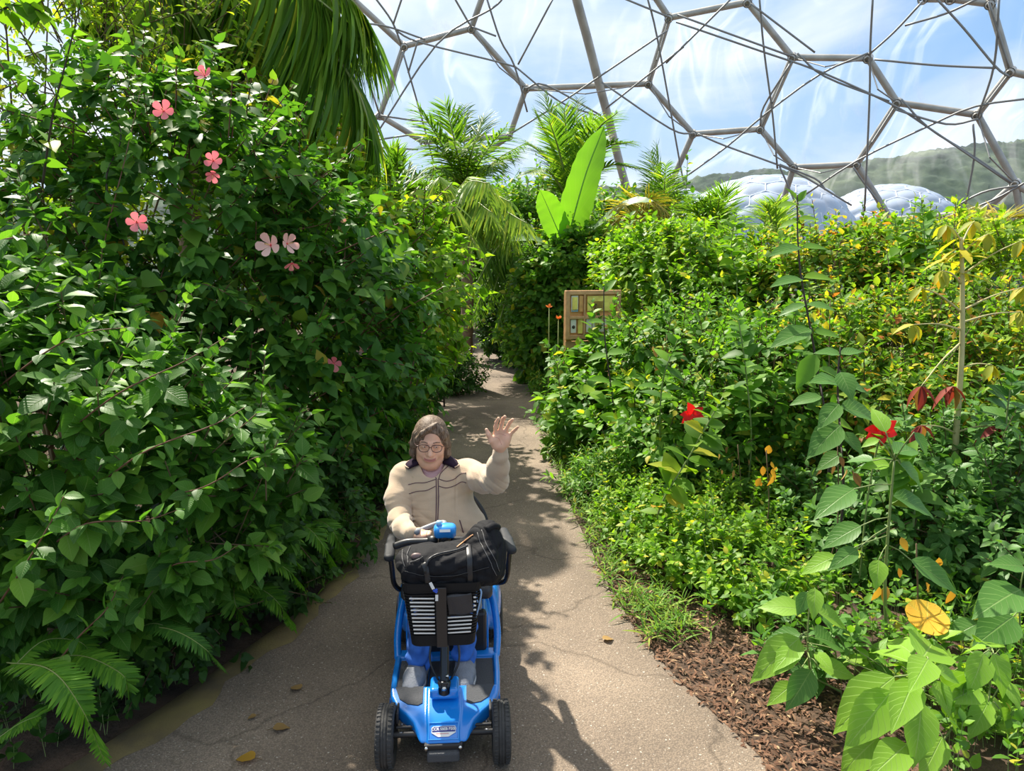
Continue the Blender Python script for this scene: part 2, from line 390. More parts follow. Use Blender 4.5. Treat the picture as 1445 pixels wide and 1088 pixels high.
M['fern'] = leafmat('fern_green', [(0, (0.07,0.20,0.02)), (0.5, (0.11,0.28,0.025)), (1, (0.18,0.37,0.03))], 0.42, 0.5)
M['fern_dark'] = leafmat('fern_dark', [(0, (0.04,0.13,0.02)), (1, (0.09,0.23,0.03))], 0.38, 0.5)
M['rachis'] = mat_simple('rachis', (0.22, 0.26, 0.07), 0.55)
M['palm_trunk'] = mat_simple('palm_trunk', (0.22, 0.15, 0.09), 0.95, bump=0.8, bscale=14, var=0.35, vscale=9)
M['pink'] = leafmat('petal_pink', [(0, (0.90,0.22,0.27)), (1, (0.95,0.34,0.36))], 0.35, 0.6, (1.1, 0.8, 0.8))
M['pale_pink'] = leafmat('petal_pale_pink', [(0, (0.92,0.50,0.44)), (1, (0.95,0.64,0.56))], 0.35, 0.6, (1.1, 0.85, 0.8))
M['pink_core'] = mat_simple('flower_core', (0.65, 0.03, 0.06), 0.7)
M['stamen'] = mat_simple('stamen', (0.85, 0.55, 0.25), 0.7)
M['red_petal'] = leafmat('petal_red', [(0, (0.75,0.012,0.012)), (1, (0.85,0.03,0.02))], 0.30, 0.5, (1.1, 0.6, 0.6))
M['grass'] = leafmat('grass_blade', [(0, (0.07,0.18,0.02)), (0.6, (0.16,0.32,0.03)), (1, (0.34,0.40,0.06))], 0.40, 0.5)

def node_mat(name):
    m = bpy.data.materials.new(name); m.use_nodes = True; return m, m.node_tree, m.node_tree.nodes['Principled BSDF']
# asphalt path: dark aggregate with pale specks, browner dusty patches and fine cracks
m, nt, b = node_mat('path_asphalt'); L = nt.links.new
tc = nd(nt, 'ShaderNodeTexCoord')
n1 = nd(nt, 'ShaderNodeTexNoise', inp={'Scale': 0.9, 'Detail': 5.0}); L(tc.outputs['Object'], n1.inputs['Vector'])
r1 = ramp(nt, [(0.32, (0.135,0.103,0.075)), (0.52, (0.215,0.165,0.120)), (0.7, (0.31,0.24,0.175))]); L(n1.outputs['Fac'], r1.inputs[0])
n2 = nd(nt, 'ShaderNodeTexVoronoi', inp={'Scale': 130.0}); L(tc.outputs['Object'], n2.inputs['Vector'])
r2 = ramp(nt, [(0.0, (1.5,1.45,1.35)), (0.35, (1.0,1.0,1.0)), (0.75, (0.62,0.62,0.62))]); L(n2.outputs['Distance'], r2.inputs[0])
mu = nd(nt, 'ShaderNodeMixRGB', blend_type='MULTIPLY'); mu.inputs[0].default_value = 0.8; L(r1.outputs[0], mu.inputs[1]); L(r2.outputs[0], mu.inputs[2])
n3 = nd(nt, 'ShaderNodeTexNoise', inp={'Scale': 75.0, 'Detail': 2.0}); L(tc.outputs['Object'], n3.inputs['Vector'])
r3 = ramp(nt, [(0.66, (0,0,0)), (0.70, (1,1,1))]); L(n3.outputs['Fac'], r3.inputs[0])
mx = nd(nt, 'ShaderNodeMixRGB'); L(r3.outputs[0], mx.inputs[0]); L(mu.outputs[0], mx.inputs[1]); mx.inputs[2].default_value = (0.46, 0.41, 0.34, 1)
nw = nd(nt, 'ShaderNodeTexNoise', inp={'Scale': 3.0, 'Detail': 6.0}); L(tc.outputs['Object'], nw.inputs['Vector'])
mw = nd(nt, 'ShaderNodeMixRGB'); mw.inputs[0].default_value = 0.25; L(tc.outputs['Object'], mw.inputs[1]); L(nw.outputs['Color'], mw.inputs[2])
n4 = nd(nt, 'ShaderNodeTexVoronoi', feature='DISTANCE_TO_EDGE', inp={'Scale': 1.1}); L(mw.outputs[0], n4.inputs['Vector'])
r4 = ramp(nt, [(0.0, (0.35,0.33,0.3)), (0.012, (1,1,1))]); L(n4.outputs['Distance'], r4.inputs[0])
m2 = nd(nt, 'ShaderNodeMixRGB', blend_type='MULTIPLY'); m2.inputs[0].default_value = 0.55; L(mx.outputs[0], m2.inputs[1]); L(r4.outputs[0], m2.inputs[2])
L(m2.outputs[0], b.inputs['Base Color']); b.inputs['Roughness'].default_value = 0.9
bp = nd(nt, 'ShaderNodeBump', inp={'Strength': 0.6, 'Distance': 0.004}); L(n2.outputs['Distance'], bp.inputs['Height']); L(bp.outputs[0], b.inputs['Normal'])
M['path'] = m
# mossy strip
m, nt, b = node_mat('mossy_edge'); L = nt.links.new
tc = nd(nt, 'ShaderNodeTexCoord')
n1 = nd(nt, 'ShaderNodeTexNoise', inp={'Scale': 5.0, 'Detail': 6.0}); L(tc.outputs['Object'], n1.inputs['Vector'])
r1 = ramp(nt, [(0.3, (0.09,0.068,0.04)), (0.5, (0.17,0.125,0.05)), (0.72, (0.22,0.17,0.055))]); L(n1.outputs['Fac'], r1.inputs[0])
L(r1.outputs[0], b.inputs['Base Color']); b.inputs['Roughness'].default_value = 0.95
n2 = nd(nt, 'ShaderNodeTexNoise', inp={'Scale': 90.0, 'Detail': 3.0}); L(tc.outputs['Object'], n2.inputs['Vector'])
bp = nd(nt, 'ShaderNodeBump', inp={'Strength': 0.5, 'Distance': 0.006}); L(n2.outputs['Fac'], bp.inputs['Height']); L(bp.outputs[0], b.inputs['Normal'])
M['moss'] = m
# soil
m, nt, b = node_mat('soil'); L = nt.links.new
tc = nd(nt, 'ShaderNodeTexCoord')
n1 = nd(nt, 'ShaderNodeTexNoise', inp={'Scale': 6.0, 'Detail': 8.0}); L(tc.outputs['Object'], n1.inputs['Vector'])
r1 = ramp(nt, [(0.3, (0.035,0.022,0.014)), (0.55, (0.085,0.052,0.032)), (0.75, (0.15,0.09,0.06))]); L(n1.outputs['Fac'], r1.inputs[0])
L(r1.outputs[0], b.inputs['Base Color']); b.inputs['Roughness'].default_value = 1.0
n2 = nd(nt, 'ShaderNodeTexNoise', inp={'Scale': 60.0, 'Detail': 4.0}); L(tc.outputs['Object'], n2.inputs['Vector'])
bp = nd(nt, 'ShaderNodeBump', inp={'Strength': 0.8, 'Distance': 0.02}); L(n2.outputs['Fac'], bp.inputs['Height']); L(bp.outputs[0], b.inputs['Normal'])
M['soil'] = m
M['steel'] = mat_simple('galvanised_steel', (0.42, 0.40, 0.36), 0.45, metal=0.35, var=0.2, vscale=1.5)
M['steel_dark'] = mat_simple('steel_rod', (0.28, 0.28, 0.27), 0.5, metal=0.4)
# ETFE foil: clear, faintly milky film with wrinkle reflections painted in as white streaks
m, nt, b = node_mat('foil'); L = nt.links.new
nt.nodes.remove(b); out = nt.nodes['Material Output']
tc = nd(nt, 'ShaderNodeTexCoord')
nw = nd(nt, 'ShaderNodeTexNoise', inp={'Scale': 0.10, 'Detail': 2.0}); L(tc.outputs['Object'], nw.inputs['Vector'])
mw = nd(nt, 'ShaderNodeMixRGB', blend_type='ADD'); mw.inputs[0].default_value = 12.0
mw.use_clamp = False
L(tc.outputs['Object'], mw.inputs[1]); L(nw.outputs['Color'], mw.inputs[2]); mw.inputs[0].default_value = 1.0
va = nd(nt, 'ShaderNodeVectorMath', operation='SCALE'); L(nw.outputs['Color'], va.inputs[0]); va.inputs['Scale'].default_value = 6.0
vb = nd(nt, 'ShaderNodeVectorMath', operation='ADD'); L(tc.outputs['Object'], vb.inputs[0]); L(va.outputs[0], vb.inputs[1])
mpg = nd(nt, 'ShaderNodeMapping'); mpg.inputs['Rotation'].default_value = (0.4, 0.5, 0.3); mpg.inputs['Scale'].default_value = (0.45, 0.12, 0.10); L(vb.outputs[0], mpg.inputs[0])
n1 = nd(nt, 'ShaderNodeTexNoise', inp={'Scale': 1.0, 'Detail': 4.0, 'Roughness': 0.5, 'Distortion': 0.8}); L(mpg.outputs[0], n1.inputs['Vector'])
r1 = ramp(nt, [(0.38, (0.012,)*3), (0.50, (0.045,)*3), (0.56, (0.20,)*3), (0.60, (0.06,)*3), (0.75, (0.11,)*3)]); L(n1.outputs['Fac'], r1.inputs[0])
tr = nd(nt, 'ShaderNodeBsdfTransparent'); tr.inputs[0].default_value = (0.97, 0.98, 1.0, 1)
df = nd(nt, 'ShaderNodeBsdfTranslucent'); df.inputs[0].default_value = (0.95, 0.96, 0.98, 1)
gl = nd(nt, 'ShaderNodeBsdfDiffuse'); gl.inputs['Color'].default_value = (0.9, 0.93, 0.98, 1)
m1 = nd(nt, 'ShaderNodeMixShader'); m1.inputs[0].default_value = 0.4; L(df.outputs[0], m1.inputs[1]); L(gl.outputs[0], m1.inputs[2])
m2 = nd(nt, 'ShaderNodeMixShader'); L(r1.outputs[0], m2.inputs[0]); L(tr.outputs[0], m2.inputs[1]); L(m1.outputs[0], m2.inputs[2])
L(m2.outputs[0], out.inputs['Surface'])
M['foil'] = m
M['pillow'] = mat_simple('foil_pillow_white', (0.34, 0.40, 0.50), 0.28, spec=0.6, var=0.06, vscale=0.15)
M['dome_rib'] = mat_simple('dome_rib_pale', (0.62, 0.66, 0.74), .6)
# wooded hill
m, nt, b = node_mat('wooded_hill'); L = nt.links.new
tc = nd(nt, 'ShaderNodeTexCoord')
n1 = nd(nt, 'ShaderNodeTexNoise', inp={'Scale': 0.055, 'Detail': 8.0, 'Roughness': 0.65}); L(tc.outputs['Object'], n1.inputs['Vector'])
r1 = ramp(nt, [(0.38, (0.016,0.034,0.030)), (0.5, (0.036,0.064,0.042)), (0.62, (0.080,0.115,0.065))]); L(n1.outputs['Fac'], r1.inputs[0])
L(r1.outputs[0], b.inputs['Base Color']); b.inputs['Roughness'].default_value = 1.0
M['hill'] = m
M['wood'] = mat_simple('sign_wood', (0.62, 0.34, 0.15), 0.6, var=0.2, vscale=14)
# ------------------------------------------------------------------ ground and path
def grid_mesh(name, x0, x1, y0, y1, nx, ny, zf, mat, parent=None):
    xs = np.linspace(x0, x1, nx); ys = np.linspace(y0, y1, ny); X, Y = np.meshgrid(xs, ys); Z = zf(X, Y)
    V = np.stack([X.ravel(), Y.ravel(), Z.ravel()], 1); i = np.arange(ny-1)[:, None]*nx+np.arange(nx-1)[None]
    return mesh_np(name, V, [np.stack([i, i+1, i+1+nx, i+nx], -1).reshape(-1, 4)], mat, parent)
EL = [(-560, 1500), (-60, 1180), (155, 1060), (345, 930), (470, 830), (545, 725), (590, 620), (612, 575), (628, 530), (640, 490), (655, 472), (690, 458), (700, 452)]
ER = [(1500, 1500), (1180, 1180), (1075, 1070), (935, 935), (862, 830), (800, 700), (776, 620), (768, 575), (755, 530), (738, 500), (722, 478), (728, 462), (760, 452)]
def edge(L_): 
    P = np.array([gnd(a, b) for a, b in L_]); return spline(P, 96)
PL, PR = edge(EL), edge(ER)
n = min(len(PL), len(PR)); PL, PR = PL[:n], PR[:n]
gr = grid_mesh('ground', -45, 45, -4, 60, 120, 90, lambda X, Y: -0.012+0*X, M['soil']); tag(gr, kind='structure')
K = 14; t = np.linspace(0, 1, K)
V = PL[:, None]*(1-t)[None, :, None]+PR[:, None]*t[None, :, None]
V[..., 2] = 0.0
i = np.arange(n-1)[:, None]*K+np.arange(K-1)[None]
path = mesh_np('path', V.reshape(-1, 3), [np.stack([i, i+1, i+1+K, i+K], -1).reshape(-1, 4)], M['path']); tag(path, kind='structure')
# mossy edging along the left side, slightly proud
W0 = 0.06+0.10*np.clip((3.5-PL[:, 1])/2.5, 0, 1); jit = 0.03*np.sin(PL[:, 1]*9)+0.02*np.sin(PL[:, 1]*23)
prof = np.array([(-0.02, 0.0), (0.0, 0.012), (0.5, 0.012), (1.0, 0.008), (1.06, 0.001)])
V = np.stack([np.stack([PL[:, 0]-0.05+(W0+0.03+jit*(a > .4))*a, PL[:, 1]-0.1*a, np.full(n, z)], 1) for a, z in prof], 1)
k2 = len(prof); i = np.arange(n-1)[:, None]*k2+np.arange(k2-1)[None]
e = mesh_np('trim_1', V.reshape(-1, 3), [np.stack([i, i+1, i+1+k2, i+k2], -1).reshape(-1, 4)], M['moss']); tag(e, kind='structure')

# ------------------------------------------------------------------ greenhouse dome: outer hexagon tubes, nodes, inner rods, foil
SC = np.array([0.0, 8.0, -4.0]); SR = 33.0
def on_dome(px, py, R=SR):
    d = nrm(ray(px, py)); oc = CAM-SC; b_ = d @ oc; c_ = oc @ oc-R*R
    return CAM+d*(-b_+math.sqrt(b_*b_-c_))
ND = dict(A=(570,65), B=(665,40), Cc=(742,125), E=(915,118), F=(944,25), G=(536,163), A2=(1055,3), I=(1118,81), J=(1225,82), Lx=(1266,145), Mx=(1379,162),
          N=(1426,101), N1=(1398,5), O=(1073,182), P=(978,189), Q=(1120,236), R=(1209,232), S=(1257,310), T=(1433,259), U=(719,192), G2=(597,200), P2=(945,262),
          Q2=(1106,280), T2=(1385,300), A0=(495,-4), B0=(686,-20), F0=(922,-8), A20=(1075,-60), N2=(1342,-2), K0=(1303,-2), NR=(1475,112), TR=(1475,285),
          Ax=(440,-60), Bx=(760,-80), Fx=(850,-70), K1=(1250,-90), N3=(1430,-70), Nr2=(1520,60), G3=(470,190), U2=(655,235), S2=(1290,360), P3=(920,310), T3=(1445,330), J0=(1236,-60))
HEX = ['A B','B Cc','Cc E','E F','F A2','A2 I','I J','J Lx','Lx Mx','Mx N','N N1','N1 N2','Lx R','R Q','Q O','O I','O P','P E','P P2','Q Q2','R S','Mx T','T T2','A G','G G2','Cc U',
       'A A0','B B0','F F0','A2 A20','N NR','T TR','N2 K0','U G2','A0 Ax','B0 Bx','F0 Fx','N1 N3','NR Nr2','G G3','U U2','S S2','P2 P3','Bx Fx','K0 K1','A20 K1','T T3','S T2']
dome = empty('ceiling', (0, 30, 0), kind='structure')
off = np.array([0, 30, 0.])
nodes3 = {k: on_dome(*v) for k, v in ND.items()}
for h in HEX:
    a, b_ = [nodes3[x] for x in h.split()]
    V, F = tube_arrays([a-off], [b_-off], 0.145, 0.145, 14); tb = mesh_np('hexagon_tube', V, [F], M['steel'], dome)
    # clamping rail along the outside of each tube
    out = nrm((a+b_)/2-SC)*0.16
    V, F = tube_arrays([a-off+out], [b_-off+out], 0.05, 0.05, 6); mesh_np('clamp_rail', V, [F], M['steel_dark'], tb)
for k, p in nodes3.items():
    q = p-off; o_ = nrm(p-SC)
    parts = [tuple(tube_arrays([q-o_*0.19], [q+o_*0.16], 0.20, 0.20, 14)) ]
    V, F = parts[0]; V2, F2 = tube_arrays([q-o_*0.26], [q-o_*0.19], 0.11, 0.17, 12)
    mesh_np('bowl_node', np.concatenate([V, V2]), [F, F2+len(V)], M['steel'], dome)
# thick arch rib crossing the view
ribp = [(800,-60),(814,0),(829,55),(845,117),(858,165),(873,225),(889,285),(900,330)]
P_ = spline([on_dome(a, b_, SR-0.4) for a, b_ in ribp], 40)-off
sweep('arch_rib', P_, 0.21, M['steel'], dome, 14)
RODS = [[(1071,-10),(1078,70),(1090,160),(1097,238)],[(1232,-10),(1228,70),(1227,140),(1220,298)],[(954,31),(1076,73),(1157,101),(1256,146),(1307,178),(1425,258)],
 [(940,89),(1034,-4)],[(956,21),(1118,80)],[(964,252),(1027,206),(1080,161),(1157,105),(1225,75)],[(985,189),(1024,206),(1120,242),(1202,290)],[(1125,75),(1164,108),(1255,143)],
 [(1136,275),(1209,227),(1310,178),(1377,150),(1460,138)],[(1262,154),(1335,175),(1380,168)],[(1272,140),(1310,180),(1373,220),(1428,258)],[(1373,175),(1375,220),(1360,302)],
 [(1316,-8),(1360,40),(1405,94),(1424,108)],[(1410,-5),(1403,91),(1380,164)],[(1234,84),(1320,92),(1405,96)],[(1225,78),(1262,45),(1302,2)],[(1277,36),(1335,19),(1380,-2)],
 [(528,-5),(553,30),(566,62)],[(568,-5),(555,34)],[(480,32),(540,36),(600,56)],[(558,43),(593,60),(713,90),(735,100)],[(523,202),(616,63),(693,13),(712,-5)],[(568,72),(595,166),(612,230)],
 [(590,56),(576,103)],[(686,-5),(706,56),(726,93),(744,158)],[(782,-5),(731,91)],[(666,38),(700,51)],[(726,93),(789,143),(842,163)],[(722,188),(799,140),(849,106),(942,43)],
 [(849,116),(945,181),(978,189)],[(876,-4),(944,24)],[(913,-5),(928,56),(960,233),(966,262)],[(965,66),(855,153)],[(536,163),(600,172),(660,178)],[(515,200),(580,190)],[(510,207),(590,211)],
 [(1118,86),(1078,150),(1073,178)],[(1100,235),(1112,262),(1128,300)],[(1204,236),(1222,262),(1262,312)],[(1100,232),(1150,252),(1165,268)],[(1335,300),(1385,272),(1436,262)],[(1330,308),(1400,283),(1460,250)],
 [(1059,5),(1150,74)],[(1395,2),(1424,96)],[(470,-10),(500,55),(536,163)],[(742,125),(770,120),(848,163)],[(640,-5),(666,40)]]
for r_ in RODS:
    pts = np.array([on_dome(a, b_, SR*0.955) for a, b_ in r_])-off
    P_ = spline(pts, 3*len(pts)); sweep('bracing_rod', P_, 0.044, M['steel_dark'], dome, 8)
# diagonal ties from the nodes to the inner layer
for a, b_ in [('A','G'),('B','Cc'),('Cc','E'),('E','P'),('F','E'),('I','J'),('J','Lx'),('Lx','R'),('O','Q'),('Mx','T'),('N','Mx'),('P','O'),('I','O'),('R','Q')]:
    p, q = nodes3[a], nodes3[b_]; mid = (p+q)/2; c_ = SC+(mid-SC)*0.955
    V, F = tube_arrays([p-off, q-off], [c_-off, c_-off], 0.03, 0.03, 6); mesh_np('diagonal_tie', V, [F], M['steel_dark'], dome)
PAN = [['A','B','Cc','U','G2','G'],['B','Cc','E','F','F0','Fx','Bx','B0'],['F','A2','I','O','P','E'],['I','J','Lx','R','Q','O'],['A2','A20','K1','K0','J','I'],['K0','N2','N1','N','Mx','Lx','J'],
       ['Lx','Mx','T','T2','S','R'],['A0','A','B','B0'],['Cc','E','P','P2','P3','U2','U'],['P','O','Q','Q2','P2'],['Q','R','S','S2','Q2'],['N1','N3','Nr2','NR','N'],['N','NR','TR','T','Mx'],
       ['A','A0','Ax','G3','G'],['G','G3','U2','U','G2'],['T','TR','T3','T2']]
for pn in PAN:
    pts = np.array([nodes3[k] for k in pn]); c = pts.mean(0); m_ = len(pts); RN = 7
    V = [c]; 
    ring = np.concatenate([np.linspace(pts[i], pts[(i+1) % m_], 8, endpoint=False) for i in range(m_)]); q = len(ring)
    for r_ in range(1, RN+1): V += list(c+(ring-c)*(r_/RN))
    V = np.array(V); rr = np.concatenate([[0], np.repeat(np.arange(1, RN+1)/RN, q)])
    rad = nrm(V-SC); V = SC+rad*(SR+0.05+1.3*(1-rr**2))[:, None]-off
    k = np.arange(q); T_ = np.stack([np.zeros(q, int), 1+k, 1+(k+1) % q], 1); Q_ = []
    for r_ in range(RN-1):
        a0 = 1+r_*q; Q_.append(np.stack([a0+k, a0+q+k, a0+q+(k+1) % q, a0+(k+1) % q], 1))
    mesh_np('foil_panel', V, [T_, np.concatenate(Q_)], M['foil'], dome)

# ------------------------------------------------------------------ outside: pillow domes and wooded hills
def ico(sub):
    bm = bmesh.new(); bmesh.ops.create_icosphere(bm, subdivisions=sub, radius=1.0); return bm_arrays(bm)
seedV, seedF = ico(3); fineV, fineF = ico(7 if False else 6)
def pillow_dome(label, apex_px, half_w, Y, flat=0.62):
    ap = at(*apex_px, Y); R = half_w/F_PX*Y
    Rs = R*1.25; zc = ap[2]-Rs*flat*1.15
    V = fineV; d = np.full(len(V), 9.0)
    for s0 in range(0, len(seedV), 200):
        dd = ((V[:, None]-seedV[None, s0:s0+200])**2).sum(2); 
        if s0 == 0: best = dd.min(1)
        else: best = np.minimum(best, dd.min(1))
    d = np.sqrt(best); dm = 0.165
    h = 1+0.032*np.clip(1-(d/dm)**2, 0, 1)
    P = V*h[:, None]*np.array([Rs, Rs, Rs*flat*1.15]); c = np.array([ap[0], Y+Rs, zc])
    keepf = [f[(V[f][:, :, 2].min(1) > -0.2)] for f in fineF]
    t = empty('biome_dome', (c[0], c[1], c[2]-Rs*.2), label, 'dome', 'white pillow domes outside on the hillside')
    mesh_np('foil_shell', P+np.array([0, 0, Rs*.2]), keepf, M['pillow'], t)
    fc = nrm(seedV[seedF[0]].mean(1)); em = {}
    for i_, f in enumerate(seedF[0]):
        for a_, b2 in ((0, 1), (1, 2), (2, 0)): em.setdefault(tuple(sorted((f[a_], f[b2]))), []).append(i_)
    ee = np.array([v for v in em.values() if len(v) == 2]); sc3 = np.array([Rs, Rs, Rs*flat*1.15])*1.006; A_, B_ = fc[ee[:, 0]], fc[ee[:, 1]]; kz = (A_[:, 2] > -.2) & (B_[:, 2] > -.2)
    tubes('hexagon_frame', A_[kz]*sc3+[0, 0, Rs*.2], B_[kz]*sc3+[0, 0, Rs*.2], .0011*Y, .0011*Y, M['dome_rib'], t, 5)
    rng_ = np.arange(64)*2*PI/64; zz = -0.2
    ringp = np.stack([np.cos(rng_)*Rs*.985, np.sin(rng_)*Rs*.985, np.full(64, zz*Rs*flat*1.15)], 1)+np.array([0, 0, Rs*.2])
    sweep('base_ring', ringp, 0.5, M['steel'], t, 8, closed=True)
    return t
pillow_dome('large white pillow-covered dome outside, the one nearer the middle of the photo', (1128, 232), 106, 110)
pillow_dome('white pillow-covered dome outside below the wooded hill, further right and lower', (1308, 250), 80, 190)
pillow_dome('small white dome edge outside, furthest left beside the wooded ridge', (970, 262), 34, 175)
def hill_profile(x, pts):
    xs, zs = zip(*pts); return np.interp(x, xs, zs)
hp = [(-1400, 60), (900, 268), (960, 258), (1010, 250), (1060, 243), (1100, 246), (1140, 240), (1190, 232), (1230, 226), (1290, 216), (1340, 210), (1400, 203), (1470, 192), (1700, 170), (2600, 150)]
Yh = 260.0
px = np.array([p[0] for p in hp]); top = np.array([at(a, b_, Yh)[2] for a, b_ in [(max(p[0], 850), p[1]) if p[0] > 0 else (850, 300) for p in hp]])
xw = (px-722.5)/F_PX*Yh*1.02
def hz(X, Y):
    s = np.clip((Y-150)/(Yh-150), 0, 1.0); s = s*s*(3-2*s); T_ = np.interp(X*Yh/np.maximum(Y, 150), xw, top)
    base = -20+(T_+20)*s
    P = np.stack([X, Y, 0*X], -1).reshape(-1, 3)
    b2 = (lump(P, 0.16, 5)*1.1+lump(P, 0.45, 6)*1.0).reshape(X.shape)
    r_ = np.random.default_rng(3).random(X.shape)*1.0
    return base+(b2+r_)*s
hl = grid_mesh('hill', -260, 360, 150, 300, 520, 130, hz, M['hill']); tag(hl, kind='structure')
# ------------------------------------------------------------------ plants
def E(px, py, Y, rx, rz, ry):
    c = at(px, py, Y); k = Y/F_PX*1.0
    return (c[0], c[1], c[2], rx*k, ry, rz*k)
def frond_arrays(P, n, ll, lw=1.0, ang=0.9, droop=0.35, vee=0.35, tm=None, wild=0.12, base_gap=0.06, tipl=0.35, updir=None):
    """feather leaf along rachis P: returns leaflet P,D,N,S"""
    P = np.asarray(P, float); m = len(P); s = np.linspace(base_gap, 0.995, n)
    idx = s*(m-1); i0 = np.clip(idx.astype(int), 0, m-2); f = (idx-i0)[:, None]
    B = P[i0]*(1-f)+P[i0+1]*f; T = nrm(np.gradient(P, axis=0))[i0]
    up = np.array([0, 0, 1.0]) if updir is None else np.asarray(updir, float)
    side = nrm(np.cross(T, up)+1e-6); nrmv = np.cross(side, T)
    outP, outD, outN, outS = [], [], [], []
    prof = np.sin(PI*(0.12+0.80*s))**0.7; prof = np.where(s > 0.6, np.maximum(prof, tipl*(1.2-s)/0.4), prof)
    for sg in (-1, 1):
        a = ang*(1-0.45*s)[:, None]+rng.normal(0, wild*0.5, (n, 1))
        D = T*np.cos(a)+side*sg*np.sin(a)+nrmv*vee+rng.normal(0, wild, (n, 3)); D[:, 2] -= droop
        outP.append(B); outD.append(nrm(D)); outN.append(nrmv+side*sg*-0.3+rng.normal(0, wild, (n, 3))); outS.append(ll*prof*rng.uniform(0.88, 1.08, n))
    return [np.concatenate(x) for x in (outP, outD, outN, outS)]
def frond(parent, base, P, n, ll, mat, r=0.012, name='frond', label=None, tm=None, W=1.0, **kw):
    P = spline(P, 28); LP, LD, LN, LS = frond_arrays(P, n, ll, **kw)
    a = leaf_arrays(tm or STRAP, LP-base, LD, LN, LS, W); V2, F2 = sweep_arrays(P-base, np.linspace(r, r*0.25, len(P)), 5)
    V, F = join_arrays([(a[0], a[1]), (V2, F2)]); uv = np.concatenate([a[2], np.zeros((len(V2), 2))])
    nb = sum(len(f) for f in a[1])
    # material index: leaflets 0, rachis 1, kept by face size order of join_arrays
    mi = []
    sizes = {}
    for f in a[1]: sizes.setdefault(f.shape[1], []).append((len(f), 0))
    for f in F2: sizes.setdefault(np.asarray(f).shape[1], []).append((len(f), 1))
    for k_ in sizes:
        for c_, m_ in sizes[k_]: mi += [m_]*c_
    o = mesh_np(name, V, F, None, parent, uv=uv, mats=[mat, M['rachis']], mi=mi)
    if label: o['label'] = label
    return o
def arc(base, d, L_, sag, lift=0.0, n=7):
    """rachis starting at base heading d (3-vector), bending down under its weight"""
    t = np.linspace(0, 1, n)[:, None]; d = nrm(d)
    return np.asarray(base)+d*L_*t+np.array([0, 0, -1.0])*sag*L_*t**2.2+np.array([0, 0, 1.0])*lift*L_*t*(1-t)
def plant_empty(name, base, label, cat, group=None): return empty(name, base, label, cat, group)

# ---- left side -------------------------------------------------------------
shrub('broadleaf_shrub', 'bushy dark glossy shrub with whorled pointed leaves filling the near left beside the path', 'shrub',
      [E(60,640,3.1,200,170,.55), E(225,690,3.3,170,150,.55), E(30,500,3.5,140,110,.6), E(330,670,3.9,80,90,.4), E(110,800,3.1,210,110,.45)],
      OVATE, M['leaf_glossy'], 0.108, 46, k=8, tl=0.11, upb=0.55, droop=0.30, W=1.25, seed=11, lumpy=0.16, ls=3.2, layers=((1.04,.7),(0.95,1),(0.8,.8),(.6,.4)), stems=16)
shrub('hibiscus_shrub', 'tall hibiscus shrub with pink flowers, leaning over the left of the path', 'shrub',
      [E(235,330,5.0,190,200,.8), E(370,440,5.2,190,170,.8), E(455,520,5.9,132,165,.8), E(330,560,4.9,170,150,.6), E(170,470,4.7,120,130,.5)],
      HEART, M['leaf_hib'], 0.115, 31, k=7, tl=0.16, upb=0.4, droop=0.45, seed=12, lumpy=0.15, ls=2.4, stems=26, stemmat=M['twig_red'], layers=((1.06,.6),(0.97,1),(0.82,.8),(.62,.4)))
shrub('arching_shrub', 'bright green arching shrub spilling towards the path just beyond the hibiscus', 'shrub',
      [E(530,390,7.4,112,78,.9), E(575,440,8.2,70,80,.8), E(465,340,7.2,125,80,.9), E(582,490,9.0,34,50,.5), E(395,285,7.2,90,60,.9)],
      HEART, M['leaf_lime'], 0.12, 27, k=7, tl=0.2, upb=0.5, droop=0.35, seed=13, stems=20, stemmat=M['twig_red'], layers=((1.08,.5),(0.97,1),(0.8,.8),(.6,.4)), lumpy=.16)
shrub('ivy_mound', 'dark small-leaved climber covering the foot of the left bank beside the path', 'climber',
      [E(420,720,4.6,110,110,.45), E(490,650,6.0,66,85,.5), E(340,790,3.9,110,85,.4), E(535,600,7.6,44,58,.5), E(210,880,3.2,110,60,.35), E(600,540,9.6,24,40,.4)],
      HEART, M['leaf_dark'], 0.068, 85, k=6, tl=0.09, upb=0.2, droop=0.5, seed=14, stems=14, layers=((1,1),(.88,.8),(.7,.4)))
shrub('feathery_tree', 'fine-leaved yellow-green tree glowing in the sun at the upper left', 'tree',
      [E(60,130,6.6,200,170,.9), E(180,60,7.2,170,110,.9), E(40,300,6.0,130,110,.8), E(270,40,8.6,120,90,.9), E(110,400,5.6,120,90,.6), E(20,20,6.6,160,90,.8)],
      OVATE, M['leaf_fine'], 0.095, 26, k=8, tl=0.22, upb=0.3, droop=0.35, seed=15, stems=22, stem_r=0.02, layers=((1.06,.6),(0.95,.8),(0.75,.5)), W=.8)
shrub('path_mound', 'low dark green mound of foliage spilling onto the path behind the thin stake', 'shrub',
      [E(648,527,11.2,29,20,.45), E(628,532,11.0,18,20,.35)], SMALL, M['leaf_dark'], 0.075, 160, k=7, tl=0.10, upb=.6, seed=16, stems=3)

